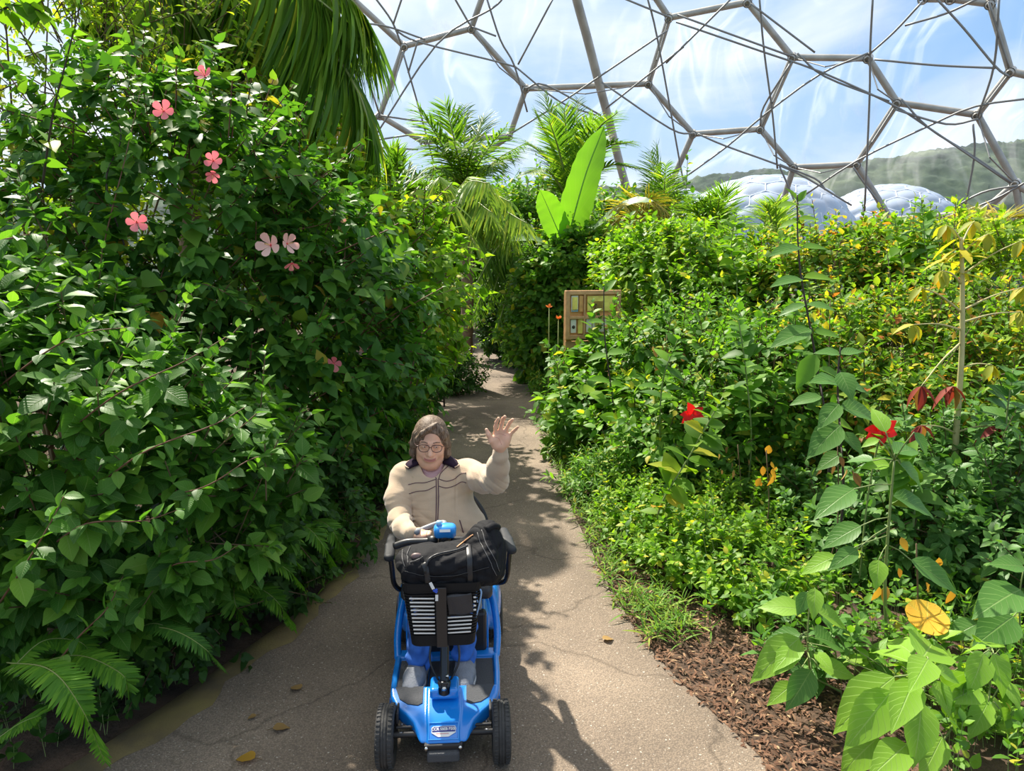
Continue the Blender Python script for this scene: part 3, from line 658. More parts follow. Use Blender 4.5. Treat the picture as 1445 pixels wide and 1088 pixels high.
def flower(parent, base, c, face, size, pm, label, name='hibiscus_flower', open_=1.0, core=None, npet=5):
    c = np.asarray(c)-base; face = nrm(face); ref = nrm(np.cross(face, [0.1, 0.2, 1.0])); r2 = np.cross(face, ref)
    a = np.arange(npet)*2*PI/npet+rng.uniform(0, 1); rad = ref[None]*np.cos(a)[:, None]+r2[None]*np.sin(a)[:, None]
    D = rad*open_+face[None]*(0.35/open_)+rng.normal(0, .06, (npet, 3)); Nn = face[None]-rad*0.3
    o = leaves(name, PETAL, np.repeat(c[None], npet, 0), D, Nn, size*rng.uniform(.9, 1.08, npet), pm, parent, .88); o['label'] = label
    st = mesh_np('stamen', *[x if i == 0 else [x] for i, x in enumerate(tube_arrays([c], [c+face*size*.75], size*.035, size*.05, 6))], M['stamen'], o)
    V, F = tube_arrays([c-face*size*.05], [c+face*size*.12], size*.16, size*.02, 8); mesh_np('throat', V, [F], core or M['pink_core'], o)
    V, F = tube_arrays([c-face*size*.35], [c], size*.05, size*.12, 6); mesh_np('calyx', V, [F], M['stem_green'], o)
    return o
hib = [o for o in bpy.data.objects if o.name == 'hibiscus_shrub'][0]; hb = np.array(hib.location)
for (px, py, Y, s, pm, fc, lb) in [(231,157,4.1,.062,'pink',(.25,-1,.05),'pink flower hanging high on the hibiscus, fully open'), (289,107,4.6,.060,'pink',(-.1,-1,.6),'topmost pink flower on the hibiscus'),
        (301,227,4.3,.055,'pink',(.3,-1,.1),'pink flower with another close below it'), (300,246,4.3,.045,'pink',(.2,-.7,-.6),'half hidden pink flower close below another'),
        (193,314,3.95,.058,'pink',(.5,-1,.1),'pink flower above the broadleaf shrub'), (382,346,4.35,.082,'pale_pink',(-.2,-1,.1),'largest flower, pale peach pink with a creamy centre'),
        (405,344,4.5,.07,'pale_pink',(.9,-.6,.1),'pale pink flower seen side-on beside the largest'), (412,372,4.5,.05,'pink',(.2,-.5,-.9),'drooping pink bud flower below the pale pair'),
        (471,513,4.75,.058,'pink',(.1,-1,0),'pink flower low on the hibiscus face'), (553,512,6.0,.075,'pink',(.6,-.8,0),'pink flower furthest along the hedge towards the bend'),
        (486,318,5.2,.055,'pale_pink',(-.4,-1,.2),'small pale pink flower near the arching shrub'), (512,495,5.3,.05,'pale_pink',(.1,-1,.4),'washed-out pale flower between the two low pink ones')]:
    flower(hib, hb, at(px, py, Y-.30), fc, s, M[pm], lb)
# long arching red twigs with leaves on the hibiscus
def spray(parent, base, pts, nl, ll, tm, mat, stemmat, r=0.005, W=1.0, droop=.35, name='arching_branch', label=None, pair=True, up=(0,0,1), nlbl='foliage', ang=.95):
    P = spline(pts, 30); T = nrm(np.gradient(P, axis=0))
    s = np.linspace(0.12, 1.0, nl); i0 = np.clip((s*(len(P)-1)).astype(int), 0, len(P)-1); B = P[i0]; t = T[i0]
    side = nrm(np.cross(t, np.array(up, float))+1e-6); nn = np.cross(side, t)
    Ps, Ds, Ns, Ss = [], [], [], []
    for sg in (-1, 1):
        k_ = np.arange(nl) % 2; ro = (k_*PI/2+rng.normal(0, .3, nl))[:, None] if pair else rng.normal(0, .4, (nl, 1))
        sd = side*sg*np.cos(ro)+nn*sg*np.sin(ro)
        D = t*math.cos(ang)+sd*math.sin(ang)+rng.normal(0, .12, (nl, 3)); D[:, 2] -= droop
        Ps.append(B); Ds.append(D); Ns.append(nn+np.array([0, 0, .8])+rng.normal(0, .25, (nl, 3))); Ss.append(ll*(1.1-.55*s)*rng.uniform(.8, 1.15, nl))
    st = sweep(name, P-base, np.linspace(r, r*.35, len(P)), stemmat, parent, 6)
    lf = leaves(nlbl, tm, np.concatenate(Ps)-base, np.concatenate(Ds), np.concatenate(Ns), np.concatenate(Ss), mat, st, W)
    if label: st['label'] = label
    return st
for pts in [[(300,420,5.0),(370,340,4.6),(440,320,4.7),(540,300,5.4)], [(420,530,5.0),(520,420,5.0),(600,370,5.6),(655,352,6.2)], [(440,480,5.2),(530,450,5.2),(620,415,5.8),(672,400,6.6)],
            [(120,480,4.2),(150,330,4.0),(175,230,4.0),(200,120,4.2)], [(300,260,5.0),(350,220,4.6),(400,170,4.7),(440,215,5.0)], [(200,420,4.2),(280,400,4.0),(350,430,4.0)], [(380,600,4.8),(450,560,4.6),(520,520,5.0),(590,500,6.0)]]:
    spray(hib, hb, [at(*p) for p in pts], 13, .10, HEART, M['leaf_hib'] if pts[0][0] < 350 else M['leaf_lime'], M['twig_red'])
brd = bpy.data.objects['broadleaf_shrub']; bb = np.array(brd.location)
for pts, ll in [([(60,640,2.9),(160,560,2.6),(260,510,2.6),(320,475,2.7)], .075), ([(120,700,2.9),(200,640,2.5),(300,600,2.5),(345,575,2.6)], .08), ([(190,700,3.0),(280,690,2.7),(350,650,2.8),(388,640,2.9)], .08), ([(60,780,2.7),(120,740,2.4),(200,735,2.35),(250,720,2.4)], .095),
                ([(-20,560,2.9),(60,500,2.6),(120,470,2.6),(180,462,2.7)], .075), ([(-60,420,2.5),(-10,350,2.2),(20,335,2.1),(50,330,2.1)], .085), ([(0,850,2.5),(40,790,2.2),(70,740,2.15),(90,700,2.2)], .10), ([(200,850,3.0),(240,800,2.7),(300,790,2.7),(335,770,2.8)], .085), ([(60,960,2.6),(110,900,2.4),(150,860,2.4),(170,820,2.4)], .09)]:
    spray(brd, bb, [at(*p) for p in pts], 9, ll, OVATE, M['leaf_glossy'], M['twig_red'], W=1.3, r=.004, droop=.25, ang=1.05)
ft = bpy.data.objects['feathery_tree']; fb = np.array(ft.location)
for pts, ll, mt in [([(60,260,3.6),(75,160,3.4),(95,80,3.3),(125,-40,3.2)], .10, 'leaf_mid'), ([(-60,60,3.0),(-10,20,2.8),(35,5,2.8),(60,20,2.8)], .13, 'leaf_lime'), ([(180,360,4.3),(150,260,4.2),(170,200,4.2),(165,160,4.2)], .11, 'leaf_hib')]:
    spray(ft, fb, [at(*p) for p in pts], 9, ll, HEART, M[mt], M['stem_dark'], r=.006, droop=.4)
# ochre dying leaves
V_ = at(205, 452, 3.9); o = leaves('dying_leaves', HEART, [at(205,440,3.9)-hb, at(222,442,3.95)-hb, at(238,452,4.0)-hb], [(-.2,-.3,-1), (.1,-.3,-1), (.5,-.2,-.8)], [(0,-1,.1)]*3, [.10,.115,.08], M['leaf_ochre'], hib); o['label'] = 'three ochre dying leaves'
# thin stake by the path
t = empty('garden_stake', gnd(622,572), 'thin dark stake leaning in the left bed by the path edge', 'stake'); tb = np.array(t.location)
sweep('stake_leg', [gnd(616,572)-tb, at(623,512,gnd(616,572)[1])-tb], .018, M['stem_dark'], t, 6); sweep('stake_leg', [gnd(627,574)-tb, at(624,512,gnd(627,574)[1])-tb], .014, M['stem_dark'], t, 6)
sweep('cross_bar', [at(617,566,gnd(616,572)[1])-tb, at(627,567,gnd(616,572)[1])-tb], .010, M['stem_dark'], t, 6)

# ---- ferns along the left foot
FERN = leaf_tmpl([0.15, 0.5, 0.85], [0.10, 0.085, 0.045], 0.12, 0.2)
def fern(label, base_px, fr, ll, mat, z=0.06, dY=0):
    b = gnd(*base_px); t = empty('fern', b, label, 'fern', 'ferns at the foot of the left bank')
    for pts in fr:
        P = [at(*p) for p in pts]; frond(t, b, P, 64, ll*.85, mat, r=.003, tm=FERN, ang=1.35, droop=.08, vee=.05, wild=.04, tipl=.1, base_gap=.08)
    return t
fern('large sword fern with a long frond hanging to the bottom of the photo, near left', (40, 960), [[(10,935,2.45),(70,945,2.2),(115,1000,2.15),(148,1075,2.2)], [(40,940,2.6),(110,925,2.5),(170,950,2.45),(180,975,2.45)], [(10,950,2.5),(60,905,2.6),(110,905,2.6),(130,925,2.6)], [(0,1040,2.3),(30,1020,2.3),(55,1010,2.3)]], .105, M['fern'])
fern('small fern hanging over the mossy edge behind the large sword fern', (215, 930), [[(190,885,2.75),(240,888,2.65),(285,912,2.62),(318,948,2.68)], [(170,900,2.75),(215,880,2.7),(250,892,2.7)]], .075, M['fern_dark'])
fern('bright fern midway along the left bank with three arching fronds', (400, 850), [[(300,800,3.7),(350,785,3.35),(400,800,3.3),(428,832,3.35)], [(310,840,3.5),(360,830,3.3),(392,850,3.25),(414,888,3.3)], [(350,760,3.8),(395,775,3.5),(425,800,3.5)], [(280,830,3.4),(320,812,3.2),(365,832,3.2)], [(340,790,3.5),(330,840,3.2),(345,880,3.2)]], .11, M['fern'])
fern('yellow-green fern furthest along the left bank near the path edge', (470, 800), [[(380,760,4.3),(425,742,4.0),(455,768,3.95),(474,808,4.0)], [(400,740,4.4),(450,735,4.2),(475,758,4.15),(482,790,4.2)], [(370,790,4.1),(410,765,3.9),(440,785,3.9)], [(430,730,4.6),(465,722,4.5),(495,745,4.5)]], .12, M['fern'])

# ---- palms
def trunk(parent, base, P, r0, r1):
    P = spline(P, 40); k = len(P); R = np.linspace(r0, r1, k)*(1+0.05*np.sin(np.arange(k)*1.9))
    return sweep('trunk', P-base, R, M['palm_trunk'], parent, 14)
def palm(label, base, crown, fr, n, ll, mat, tr=(.12, .09), group=None, r=.02, **kw):
    base = np.array([base[0], base[1], 0.]); t = empty('palm', base, label, 'palm', group)
    if tr: trunk(t, base, [base, (base+crown)/2+np.array([.05, 0, 0]), crown], *tr)
    for pts in fr: frond(t, base, pts, n, ll, mat, r=r, **kw)
    return t
Y = 8.5; cr = at(255, -60, Y)
fr = [[cr, at(360,-20,7.8), at(450,50,7.2), at(505,130,7.0), at(527,205,7.0)], [cr, at(330,-20,8), at(400,60,7.8), at(440,130,7.7), at(455,200,7.7)], [cr, at(320,-90,7.8), at(400,-40,7.4), at(450,0,7.2), at(500,40,7.2)],
      [cr, at(290,0,8.2), at(320,60,8.0), at(340,140,8.0)], [cr, at(230,0,8.2), at(215,70,8.0), at(205,150,8.0)], [cr, at(170,-30,8.3), at(120,20,8.2)], [cr, at(350,-60,8.8), at(420,-10,9), at(480,60,9.2)], [cr, at(300,-20,8.9), at(360,80,9), at(390,170,9)]]
fr += [[cr, at(340,-70,7.9), at(430,-40,7.5), at(490,-5,7.3), at(520,30,7.3)], [cr, at(300,-60,9), at(350,-20,9.2), at(400,40,9.3)], [cr, at(240,-50,7.6), at(260,10,7.4), at(290,70,7.4)]]
palm('tall palm at upper left whose long feathered fronds sweep over the hedge', at(250, 300, Y), cr, fr, 95, 1.15, M['palm'], tr=(.17, .13), ang=.8, droop=.7, vee=.0, r=.03, wild=.12, W=.8)
c2 = at(385, 60, 9.6)
palm('brown fibrous palm trunk with hanging dry fronds behind the tall palm', at(383, 300, 9.6), c2, [[c2, at(420,60,9.4), at(470,110,9.2), at(500,180,9.1)], [c2, at(440,90,9.8), at(500,150,9.8), at(530,230,9.7)], [c2, at(360,80,9.4), at(350,150,9.3), at(355,210,9.3)], [c2, at(410,110,9.3), at(425,170,9.2), at(430,240,9.2)]],
     55, .9, M['palm_yellow'], tr=(.20, .15), ang=.6, droop=1.0, vee=-.1, r=.02, wild=.15)
def fan(label, bpx, Y, tips, n, ll, mat, tr=(.14, .12), sag=.0, mid=.5, lift=22, **kw):
    c_ = at(bpx[0], bpx[1], Y); fr = []
    for tp in tips:
        y2 = Y+(tp[2] if len(tp) > 2 else rng.uniform(-1.2, 1.2)); tip = at(tp[0], tp[1], y2)
        lf = tp[3] if len(tp) > 3 else lift
        mx_ = at(bpx[0]*(1-mid)+tp[0]*mid, bpx[1]*(1-mid)+tp[1]*mid-lf, (Y+y2)/2); fr.append([c_, mx_, tip])
    return palm(label, c_, c_, fr, n, ll, mat, tr=tr, **kw)
fan('upright feathery palm in the middle distance, left of the banana leaves', (655, 268), 15, [(590,152),(628,146,-.5),(655,150,.8),(683,165),(715,178,-1),(728,215,.5),(603,190,-1.3),(700,230,-1.5),(612,235,-1.5),(640,200,-1.5),(745,200,1),(670,200,-1.6)], 44, .62, M['palm'], lift=8, droop=.3, vee=.15, r=.025, ang=.9)
fan('stiff upright cycad-like palm directly behind the banana leaves', (805, 285), 14, [(755,158,0),(768,132,.5),(796,152,-.4),(775,170,-1),(838,165,-.6),(872,158,-1.5,30),(893,200,-1,30),(850,190,.5),(742,200,.5,16),(905,238,-.8,26),(745,245,-1,22),(816,140,1.2)], 50, .5, M['palm'], lift=10, droop=.05, vee=.2, r=.03, ang=1.05, wild=.06)
fan('pale arching palm low in the middle distance above the path bend', (622, 325), 12.5, [(592,262,-1,28),(620,250,-1.5,30),(690,258,-1.8,30),(722,285,-1.5,34),(728,335,-1,40),(695,300,-2,30),(670,345,-2,36),(705,265,0,20),(580,310,-.5,30),(660,250,0,10),(640,290,-2.2,20),(745,315,-2,30)], 50, .75, M['palm_light'], lift=26, droop=.65, vee=0, r=.02, ang=.9)
fan('spiky dark strap-leaved plant on the skyline above the arching shrub', (558, 290), 12, [(540,225),(552,215),(562,205),(580,232),(600,240),(525,240),(590,262),(515,262),(545,250)], 26, .6, M['palm'], lift=4, ang=.35, droop=.1, vee=.1, tr=(.08,.06))
fan('dark palm drooping beside the path bend, left of the round shrub', (742, 350), 14.5, [(735,400,-1,30),(748,445,-1,46),(722,470,-1.5,40),(690,430,-1,30),(672,400,-1,30),(700,470,-1.2,10),(765,380,0,30),(665,450,-1,30)], 44, .62, M['palm'], lift=26, droop=.7, vee=-.1, r=.02, ang=.8)
fan('slim dark palm spike on the skyline right of the banana leaves', (935, 310), 13, [(926,205,0,2),(940,232),(912,240),(958,268),(905,262),(950,250),(966,290),(918,215,.4,0),(898,290)], 40, .42, M['palm'], lift=6, ang=1.0, droop=.15, vee=.1, tr=(.08,.06), r=.015)
fan('yellowing palm fronds drooping right of the banana leaves', (895, 325), 12.2, [(915,285,-.6,22),(940,300,-.5,26),(880,290,-1,20),(870,330,-1,24),(955,335,-.6,26),(925,350,-1,30)], 36, .5, M['palm_yellow'], lift=20, ang=.8, droop=.5, tr=(.08,.06), r=.015)
fan('narrow-leaved clump on the skyline at the start of the right bank', (1010, 345), 11, [(985,278),(1000,272),(1015,280),(1035,290),(1050,305),(968,290),(1060,320),(1025,268),(960,310)], 34, .42, M['palm'], lift=10, ang=.7, droop=.3, tr=None)
fan('narrow-leaved clump on the skyline in front of the large dome', (1095, 345), 10.5, [(1080,290),(1095,284),(1108,292),(1068,300),(1122,300),(1060,318),(1135,320)], 30, .36, M['palm_light'], lift=10, ang=.7, droop=.3, tr=None)
fan('tangled dry-tipped grass clump at the far right end of the skyline', (1400, 335), 9, [(1360,300),(1380,292),(1410,300),(1440,305),(1345,312),(1460,320)], 30, .36, M['palm_yellow'], lift=10, ang=.6, droop=.3, tr=None)

# banana plant
def blade(parent, base, P, w, mat, name='banana_leaf', label=None, up=(0,-1,.2), split=0.0, cup=.25, prof=None):
    P = spline(P, 40); n_ = len(P); T = nrm(np.gradient(P, axis=0)); s = np.linspace(0, 1, n_)
    side = nrm(np.cross(T, np.array(up, float))); nn = np.cross(side, T)
    pr = np.interp(s, *(prof or ([0, .05, .2, .45, .75, .9, 1], [0.02, .35, .85, 1, .85, .5, .02]))); K_ = 9; V = []; U = []
    for j, v in enumerate(np.linspace(-1, 1, K_)):
        rag = 1+split*np.sin(s*70+v)*abs(v)
        V.append(P+side*(w*pr*v*rag)[:, None]+nn*(cup*w*pr*abs(v)**1.5+0.02*w*np.sin(s*46)*abs(v))[:, None]); U.append(np.stack([np.full(n_, v), s], 1))
    V = np.stack(V, 1).reshape(-1, 3); U = np.stack(U, 1).reshape(-1, 2); i_ = np.arange(n_-1)[:, None]*K_+np.arange(K_-1)[None]
    o = mesh_np(name, V-base, [np.stack([i_, i_+1, i_+1+K_, i_+K_], -1).reshape(-1, 4)], mat, parent, uv=U)
    if label: o['label'] = label
    sweep('midrib', P-base-nn*.004, np.linspace(w*.05, w*.012, n_), M['midrib'], o, 6)
    return o
M['banana'] = leafmat('banana_leaf', [(0, (0.16,0.36,0.03)), (1, (0.20,0.42,0.04))], 0.48, 0.35, vein=0.15)
M['banana_grey'] = leafmat('banana_leaf_pale', [(0, (0.20,0.30,0.16)), (1, (0.22,0.33,0.18))], 0.30, 0.35, vein=0.25)
bb_ = at(805, 330, 12); bb_[2] = 0
bn = empty('banana_plant', bb_, 'banana plant with one tall bright paddle leaf rising behind the round shrub', 'banana plant')
sweep('pseudostem', [np.zeros(3), at(806,350,12)-bb_], .14, M['stem_green'], bn, 12)
blade(bn, bb_, [at(800,345,12), at(808,310,11.9), at(828,240,11.8), at(852,178,11.9)], .27, M['banana'], label='tallest bright green leaf', split=.03)
blade(bn, bb_, [at(798,350,12), at(785,320,11.8), at(772,290,11.7), at(762,268,11.6)], .22, M['banana'], label='shorter leaf leaning left', split=.03)
blade(bn, bb_, [at(812,350,12), at(850,315,11.6), at(890,288,11.3), at(922,284,11.1)], .17, M['banana_grey'], label='pale leaf arching right', up=(.2,-.7,1), split=.06)
blade(bn, bb_, [at(790,352,12), at(750,338,11.6), at(720,340,11.3)], .14, M['banana_grey'], label='low leaf arching left', up=(0,-.6,1), split=.06)

# ---- centre
shrub('round_shrub', 'dense round dark green shrub at the path bend, beside the fruit sign', 'shrub',
      [E(803,425,12.3,68,92,.95), E(770,470,12.2,42,60,.7), E(830,380,12.3,50,48,.8)], OVATE, M['leaf_mid'], 0.14, 75, k=7, tl=.16, upb=.4, droop=.35, W=1.5, seed=21, stems=8, layers=((1.03,1),(.88,.8),(.7,.4)))
shrub('shade_shrub', 'dark shrub in shade behind the path bend, under the drooping palm', 'shrub',
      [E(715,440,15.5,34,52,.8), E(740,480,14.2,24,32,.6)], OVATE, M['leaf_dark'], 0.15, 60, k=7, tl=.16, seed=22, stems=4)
for i_, (lb, es) in enumerate([('bushy tree behind the strap-leaved skyline plant', [E(560,360,20,80,70,1.5), E(470,300,16,80,60,1.2)]), ('broad tree behind the upright feathery palm', [E(660,375,24,80,60,1.5), E(640,305,22,80,40,1.5)]),
        ('tree behind the tall banana leaf', [E(770,335,20,80,66,1.5)]), ('tree behind the yellowing palm fronds', [E(870,345,17,70,52,1.2)]), ('tree directly beyond the end of the path', [E(690,425,29,60,36,1.2), E(735,420,27,50,40,1.2)]),
        ('tree beyond the arching shrub, left of the path bend', [E(595,420,22,60,60,1.5)]), ('tree behind the slim dark palm spike', [E(945,335,17,60,36,1)])]):
    shrub('tree', 'mid-green '+lb, 'tree', es, OVATE, M['leaf_mid'], 0.24, 13, k=7, tl=.3, W=1.1, seed=230+i_, stems=6, stem_r=.05, droop=.35, group='trees closing the view')
# ---- right bank, far to near
shrub('lime_shrub', 'rounded lime-green shrub directly right of the fruit sign', 'shrub',
      [E(955,405,9.6,98,80,1.1), E(900,380,10.4,52,50,.8), E(1010,440,8.8,80,70,.9)], OVATE, M['leaf_lime'], 0.12, 38, k=8, tl=.14, upb=.8, W=1.3, seed=31, stems=10, lumpy=.14)
shrub('mottled_shrub', 'shrub with yellow and red-tinged leaves on the right bank beneath the domes', 'shrub',
      [E(1150,420,8.6,100,80,1), E(1080,416,9.4,80,64,.9), E(1230,402,8.6,90,72,1)], OVATE, M['leaf_mixed'], 0.115, 38, k=8, tl=.16, upb=.7, W=1.2, seed=32, stems=12, lumpy=.15, stemmat=M['twig_red'])
shrub('sunny_shrub', 'sunlit yellow-green shrub at the top of the right bank by the edge of the photo', 'shrub',
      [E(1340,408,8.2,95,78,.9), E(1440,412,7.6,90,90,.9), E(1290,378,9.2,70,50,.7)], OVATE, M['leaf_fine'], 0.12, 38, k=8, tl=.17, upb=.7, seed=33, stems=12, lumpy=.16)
shrub('sign_side_plant', 'leafy plant with large pale leaves at the path edge below the fruit sign', 'shrub',
      [E(850,545,8.0,62,58,.55), E(820,590,7.4,42,45,.45), E(900,600,6.8,60,60,.5)], OVATE, M['leaf_mid'], 0.15, 34, k=7, tl=.15, W=1.35, upb=.7, seed=34, stems=10)
shrub('weed_shrub', 'tangled fine-leaved shrub around the left red flower on the right bank', 'shrub',
      [E(980,520,7.2,110,80,.8), E(1075,560,6.2,100,95,.7), E(970,620,6.0,90,70,.6)], OVATE, M['leaf_mid'], 0.10, 46, k=8, tl=.15, W=1.2, upb=.7, seed=35, stems=16, lumpy=.2, ls=3)
shrub('tangled_shrub', 'tangled shrub with yellowing leaves behind the tall pale stalk', 'shrub',
      [E(1200,520,6.6,120,85,.8), E(1330,500,6.6,120,90,.8), E(1430,560,5.8,90,90,.7), E(1260,600,5.7,100,80,.6)], OVATE, M['leaf_mixed'], 0.10, 44, k=8, tl=.17, upb=.6, seed=36, stems=16, lumpy=.2, ls=3)
shrub('shaded_shrub', 'dark green shrub in shade low on the right edge of the photo', 'shrub',
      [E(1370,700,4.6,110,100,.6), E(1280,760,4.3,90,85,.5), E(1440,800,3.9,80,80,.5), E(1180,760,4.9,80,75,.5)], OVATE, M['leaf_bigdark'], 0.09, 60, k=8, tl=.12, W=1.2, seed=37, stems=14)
shrub('creeping_cover', 'low spreading bright small-leaved ground cover by the right path edge', 'ground cover',
      [E(965,800,4.5,100,62,.5), E(1050,820,4.1,90,60,.5), E(900,740,5.2,62,45,.45), E(1010,740,5.2,110,60,.5)], OVATE, M['leaf_lime'], 0.058, 130, k=8, tl=.08, upb=1.0, W=1.25, seed=38, stems=8, lumpy=.15, ls=3.5, stemmat=M['stem_green'])
shrub('verge_weeds', 'narrow band of small weeds along the right path edge beyond the ground cover', 'weeds',
      [E(835,690,6.0,38,34,.4), E(805,640,7.3,30,28,.4), E(795,600,8.6,26,24,.4), E(880,680,5.9,50,40,.4), E(775,545,11.2,24,12,.5)], LANCE, M['leaf_mid'], 0.085, 150, k=7, tl=.08, upb=.9, W=1.3, seed=39, stems=6, stemmat=M['stem_green'])
# ------------------------------------------------------------------ right bank details and foreground
def near_dist(P, poly):
    return np.min(np.linalg.norm(P[:, None, :2]-poly[None, ::4, :2], axis=2), 1)
# undergrowth filling the floor of both beds
def ground_leaves(name, label, cat, n, xr, yr, cond, hz, ll, tm, mat, k=5, W=1.0, kind='stuff', upb=1.2, tl=.08):
    P = np.stack([rng.uniform(*xr, n), rng.uniform(*yr, n), np.zeros(n)], 1); xl = np.interp(P[:, 1], PL[:, 1][:], PL[:, 0]); xr_ = np.interp(P[:, 1], PR[:, 1], PR[:, 0])
    ok = cond(P, xl, xr_); P = P[ok]; P[:, 2] = hz*rng.random(len(P))**1.5+.01
    base = P.mean(0)*[1, 1, 0]; t = empty(name, base, label, cat, None, kind)
    a = sprigs(P, rnd_unit(len(P))*.5+np.array([0, 0, upb]), k, ll, tl, droop=.15)
    leaves('foliage', tm, a[0]-base, a[1], a[2], a[3], mat, t, W); tubes('stems', np.c_[P[:, :2], 0*P[:, 0]]-base, a[5]-base, .002, .0012, M['stem_green'], t, 3); return t
ground_leaves('undergrowth', 'mixed low green undergrowth covering the soil of the right bed', 'undergrowth', 26000, (0.3, 12), (2.2, 15), lambda P, l, r: (P[:, 0] > r+.30+.25*np.clip(4.2-P[:, 1], 0, 1)+.12*np.sin(P[:, 1]*5)) & (P[:, 0] < .85*P[:, 1]+.6), .28, .062, OVATE, M['leaf_mid'], W=1.2)
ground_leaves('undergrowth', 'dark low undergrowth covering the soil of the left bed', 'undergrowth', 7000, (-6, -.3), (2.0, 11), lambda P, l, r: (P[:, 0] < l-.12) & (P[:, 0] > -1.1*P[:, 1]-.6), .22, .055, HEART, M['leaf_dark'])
ground_leaves('verge_grass', 'thin grassy weeds edging the right side of the path', 'grass', 5200, (0.0, 3.0), (3.4, 12), lambda P, l, r: (P[:, 0] > r-.03) & (P[:, 0] < r+.35), .05, .10, STRAP, M['grass'], k=6, W=1.6, upb=1.6, tl=.05)
ground_leaves('verge_grass', 'sparse grass tufts along the left edge of the path', 'grass', 2600, (-3, 0.0), (4.0, 12), lambda P, l, r: (P[:, 0] < l+.03) & (P[:, 0] > l-.25), .03, .09, STRAP, M['grass'], k=6, W=1.6, upb=1.4, tl=.04)
# bark mulch and dead leaf litter beside the path
n = 12000; P = np.stack([rng.uniform(.2, 2.2, n), rng.uniform(2.2, 4.6, n), rng.uniform(.0, .012, n)], 1); xr_ = np.interp(P[:, 1], PR[:, 1], PR[:, 0])
P = P[(P[:, 0] > xr_-.04*rng.random(n)) & (P[:, 0] < xr_+.75)]; n = len(P)
D = rnd_unit(n); D[:, 2] *= .15
tag(leaves('leaf_litter', LANCE, P, D, rnd_unit(n)*.5+np.array([0, 0, 1]), rng.uniform(.018, .045, n), M['leaf_litter'], W=1.5), 'brown bark chips and dead leaf litter along the right path edge', 'leaf litter', kind='stuff')

# fallen leaves on the path
for px, py, s, mt, lb in [(360,1074,.065,'leaf_ochre','ochre fallen leaf at the bottom of the path, left of the scooter'), (385,1032,.055,'leaf_brown','curled brown fallen leaf on the path'), (362,1013,.03,'leaf_brown','tiny pale fallen leaf on the path above the curled brown one'),
        (424,976,.05,'leaf_brown','pale fallen leaf alone in the shaded part of the path'), (870,640+0,.06,'leaf_ochre','yellow fallen leaf at the right path verge'), (850,905,.05,'leaf_brown','brown fallen leaf by the right path edge near the ground cover'), (800,690,.06,'leaf_yellow','yellow-green fallen leaf at the path edge by the verge weeds')]:
    p = gnd(px, py); a_ = rng.uniform(0, 6); d = np.array([math.cos(a_), math.sin(a_), .05])
    o = empty('fallen_leaf', p+[0, 0, .006], lb, 'leaf', 'fallen leaves on the path')
    leaves('leaf_blade', BROAD, [[0, 0, .008]], [d], [[0, .1, 1]], [s*1.3], M[mt], o, 1.3); sweep('leaf_stalk', [np.zeros(3)+[0, 0, .008], -d*s*.45+[0, 0, .006]], .0018, M['twig'], o, 5)

# red flowers
def clump(label, base_px, Y, tips, w, mat, name='iris_clump', cat='plant'):
    c = at(*base_px, Y); b0 = np.array([c[0], Y, 0.]); t = empty(name, b0, label, cat); A_ = []
    for tx, ty in tips:
        tip = at(tx, ty, Y+rng.uniform(-.25, .15)); st = b0+[rng.normal(0, .06), rng.normal(0, .06), .02]; mid = (st+tip)/2+np.array([0, 0, .12])
        blade(t, b0, [st, mid, tip], w, mat, name='strap_leaf', up=(rng.normal(0, .3), -1, .1), cup=.4, prof=([0, .3, .7, 1], [.7, 1, .8, .02]))
    return t
ic = clump('clump of upright dark strap leaves below the left red flower', (985, 690), 5.6, [(945,628),(955,612),(968,605),(978,612),(990,600),(1000,606),(1012,615),(1022,628),(935,645),(1035,640),(1045,610)], .022, M['leaf_bigdark'])
def stemplant(name, label, cat, pts, leafs, mat, stemmat, r=.008, W=1.0, tm=BROAD, base=None, spr=None, ll=.1, nl=12, ground=True, group=None, part='leaf', wl=.25):
    """leafs: list of (base_px, tip_px, Ybase, dYtip) drawn as single broad leaves"""
    P = [at(*p) for p in pts]
    if ground: P = [np.array([P[0][0], P[0][1]+.03, 0.])]+P
    b0 = np.array([P[0][0], P[0][1], 0.]); t = empty(name, b0, label, cat, group)
    PP = spline(P, 30); sweep('stem', PP-b0, np.linspace(r, r*.45, len(PP)), stemmat, t, 8)
    if spr:
        LP, LD, LN, LS = frond_arrays(PP[8:], nl, ll, ang=1.1, droop=.3, vee=.1, wild=.25, tipl=.5, updir=(0, -1, 0))
        az = rng.uniform(0, 6.28, len(LD)); LD = LD+np.stack([np.cos(az)*0, np.sin(az)*.9, 0*az], 1); LN = np.array([0, -.3, 1])+rng.normal(0, .2, LD.shape)
        for i_ in range(len(LP)): 
            if nl <= 14: leaves(part, tm, [LP[i_]-b0], [LD[i_]], [LN[i_]], [LS[i_]], mat, t, W)
        if nl > 14: leaves('foliage', tm, LP-b0, LD, LN, LS, mat, t, W)
    for (bx, by), (tx, ty), yb, dy in leafs:
        a = at(bx, by, yb); b_ = at(tx, ty, yb+dy); ln = np.linalg.norm(b_-a); W_l = .80
        lf = leaves(part, tm, [a-b0], [b_-a], [[rng.normal(0, .15), -.55, 1.0]], [ln], mat if not isinstance(mat, list) else mat[rng.integers(len(mat))], t, W*W_l*rng.uniform(.9, 1.1))
        k_ = np.argmin(((PP-a)**2).sum(1)); sweep('leaf_stalk', np.array([PP[k_], (PP[k_]+a)/2+[0, 0, .01], a])-b0, .0028, stemmat, lf, 5)
    return t
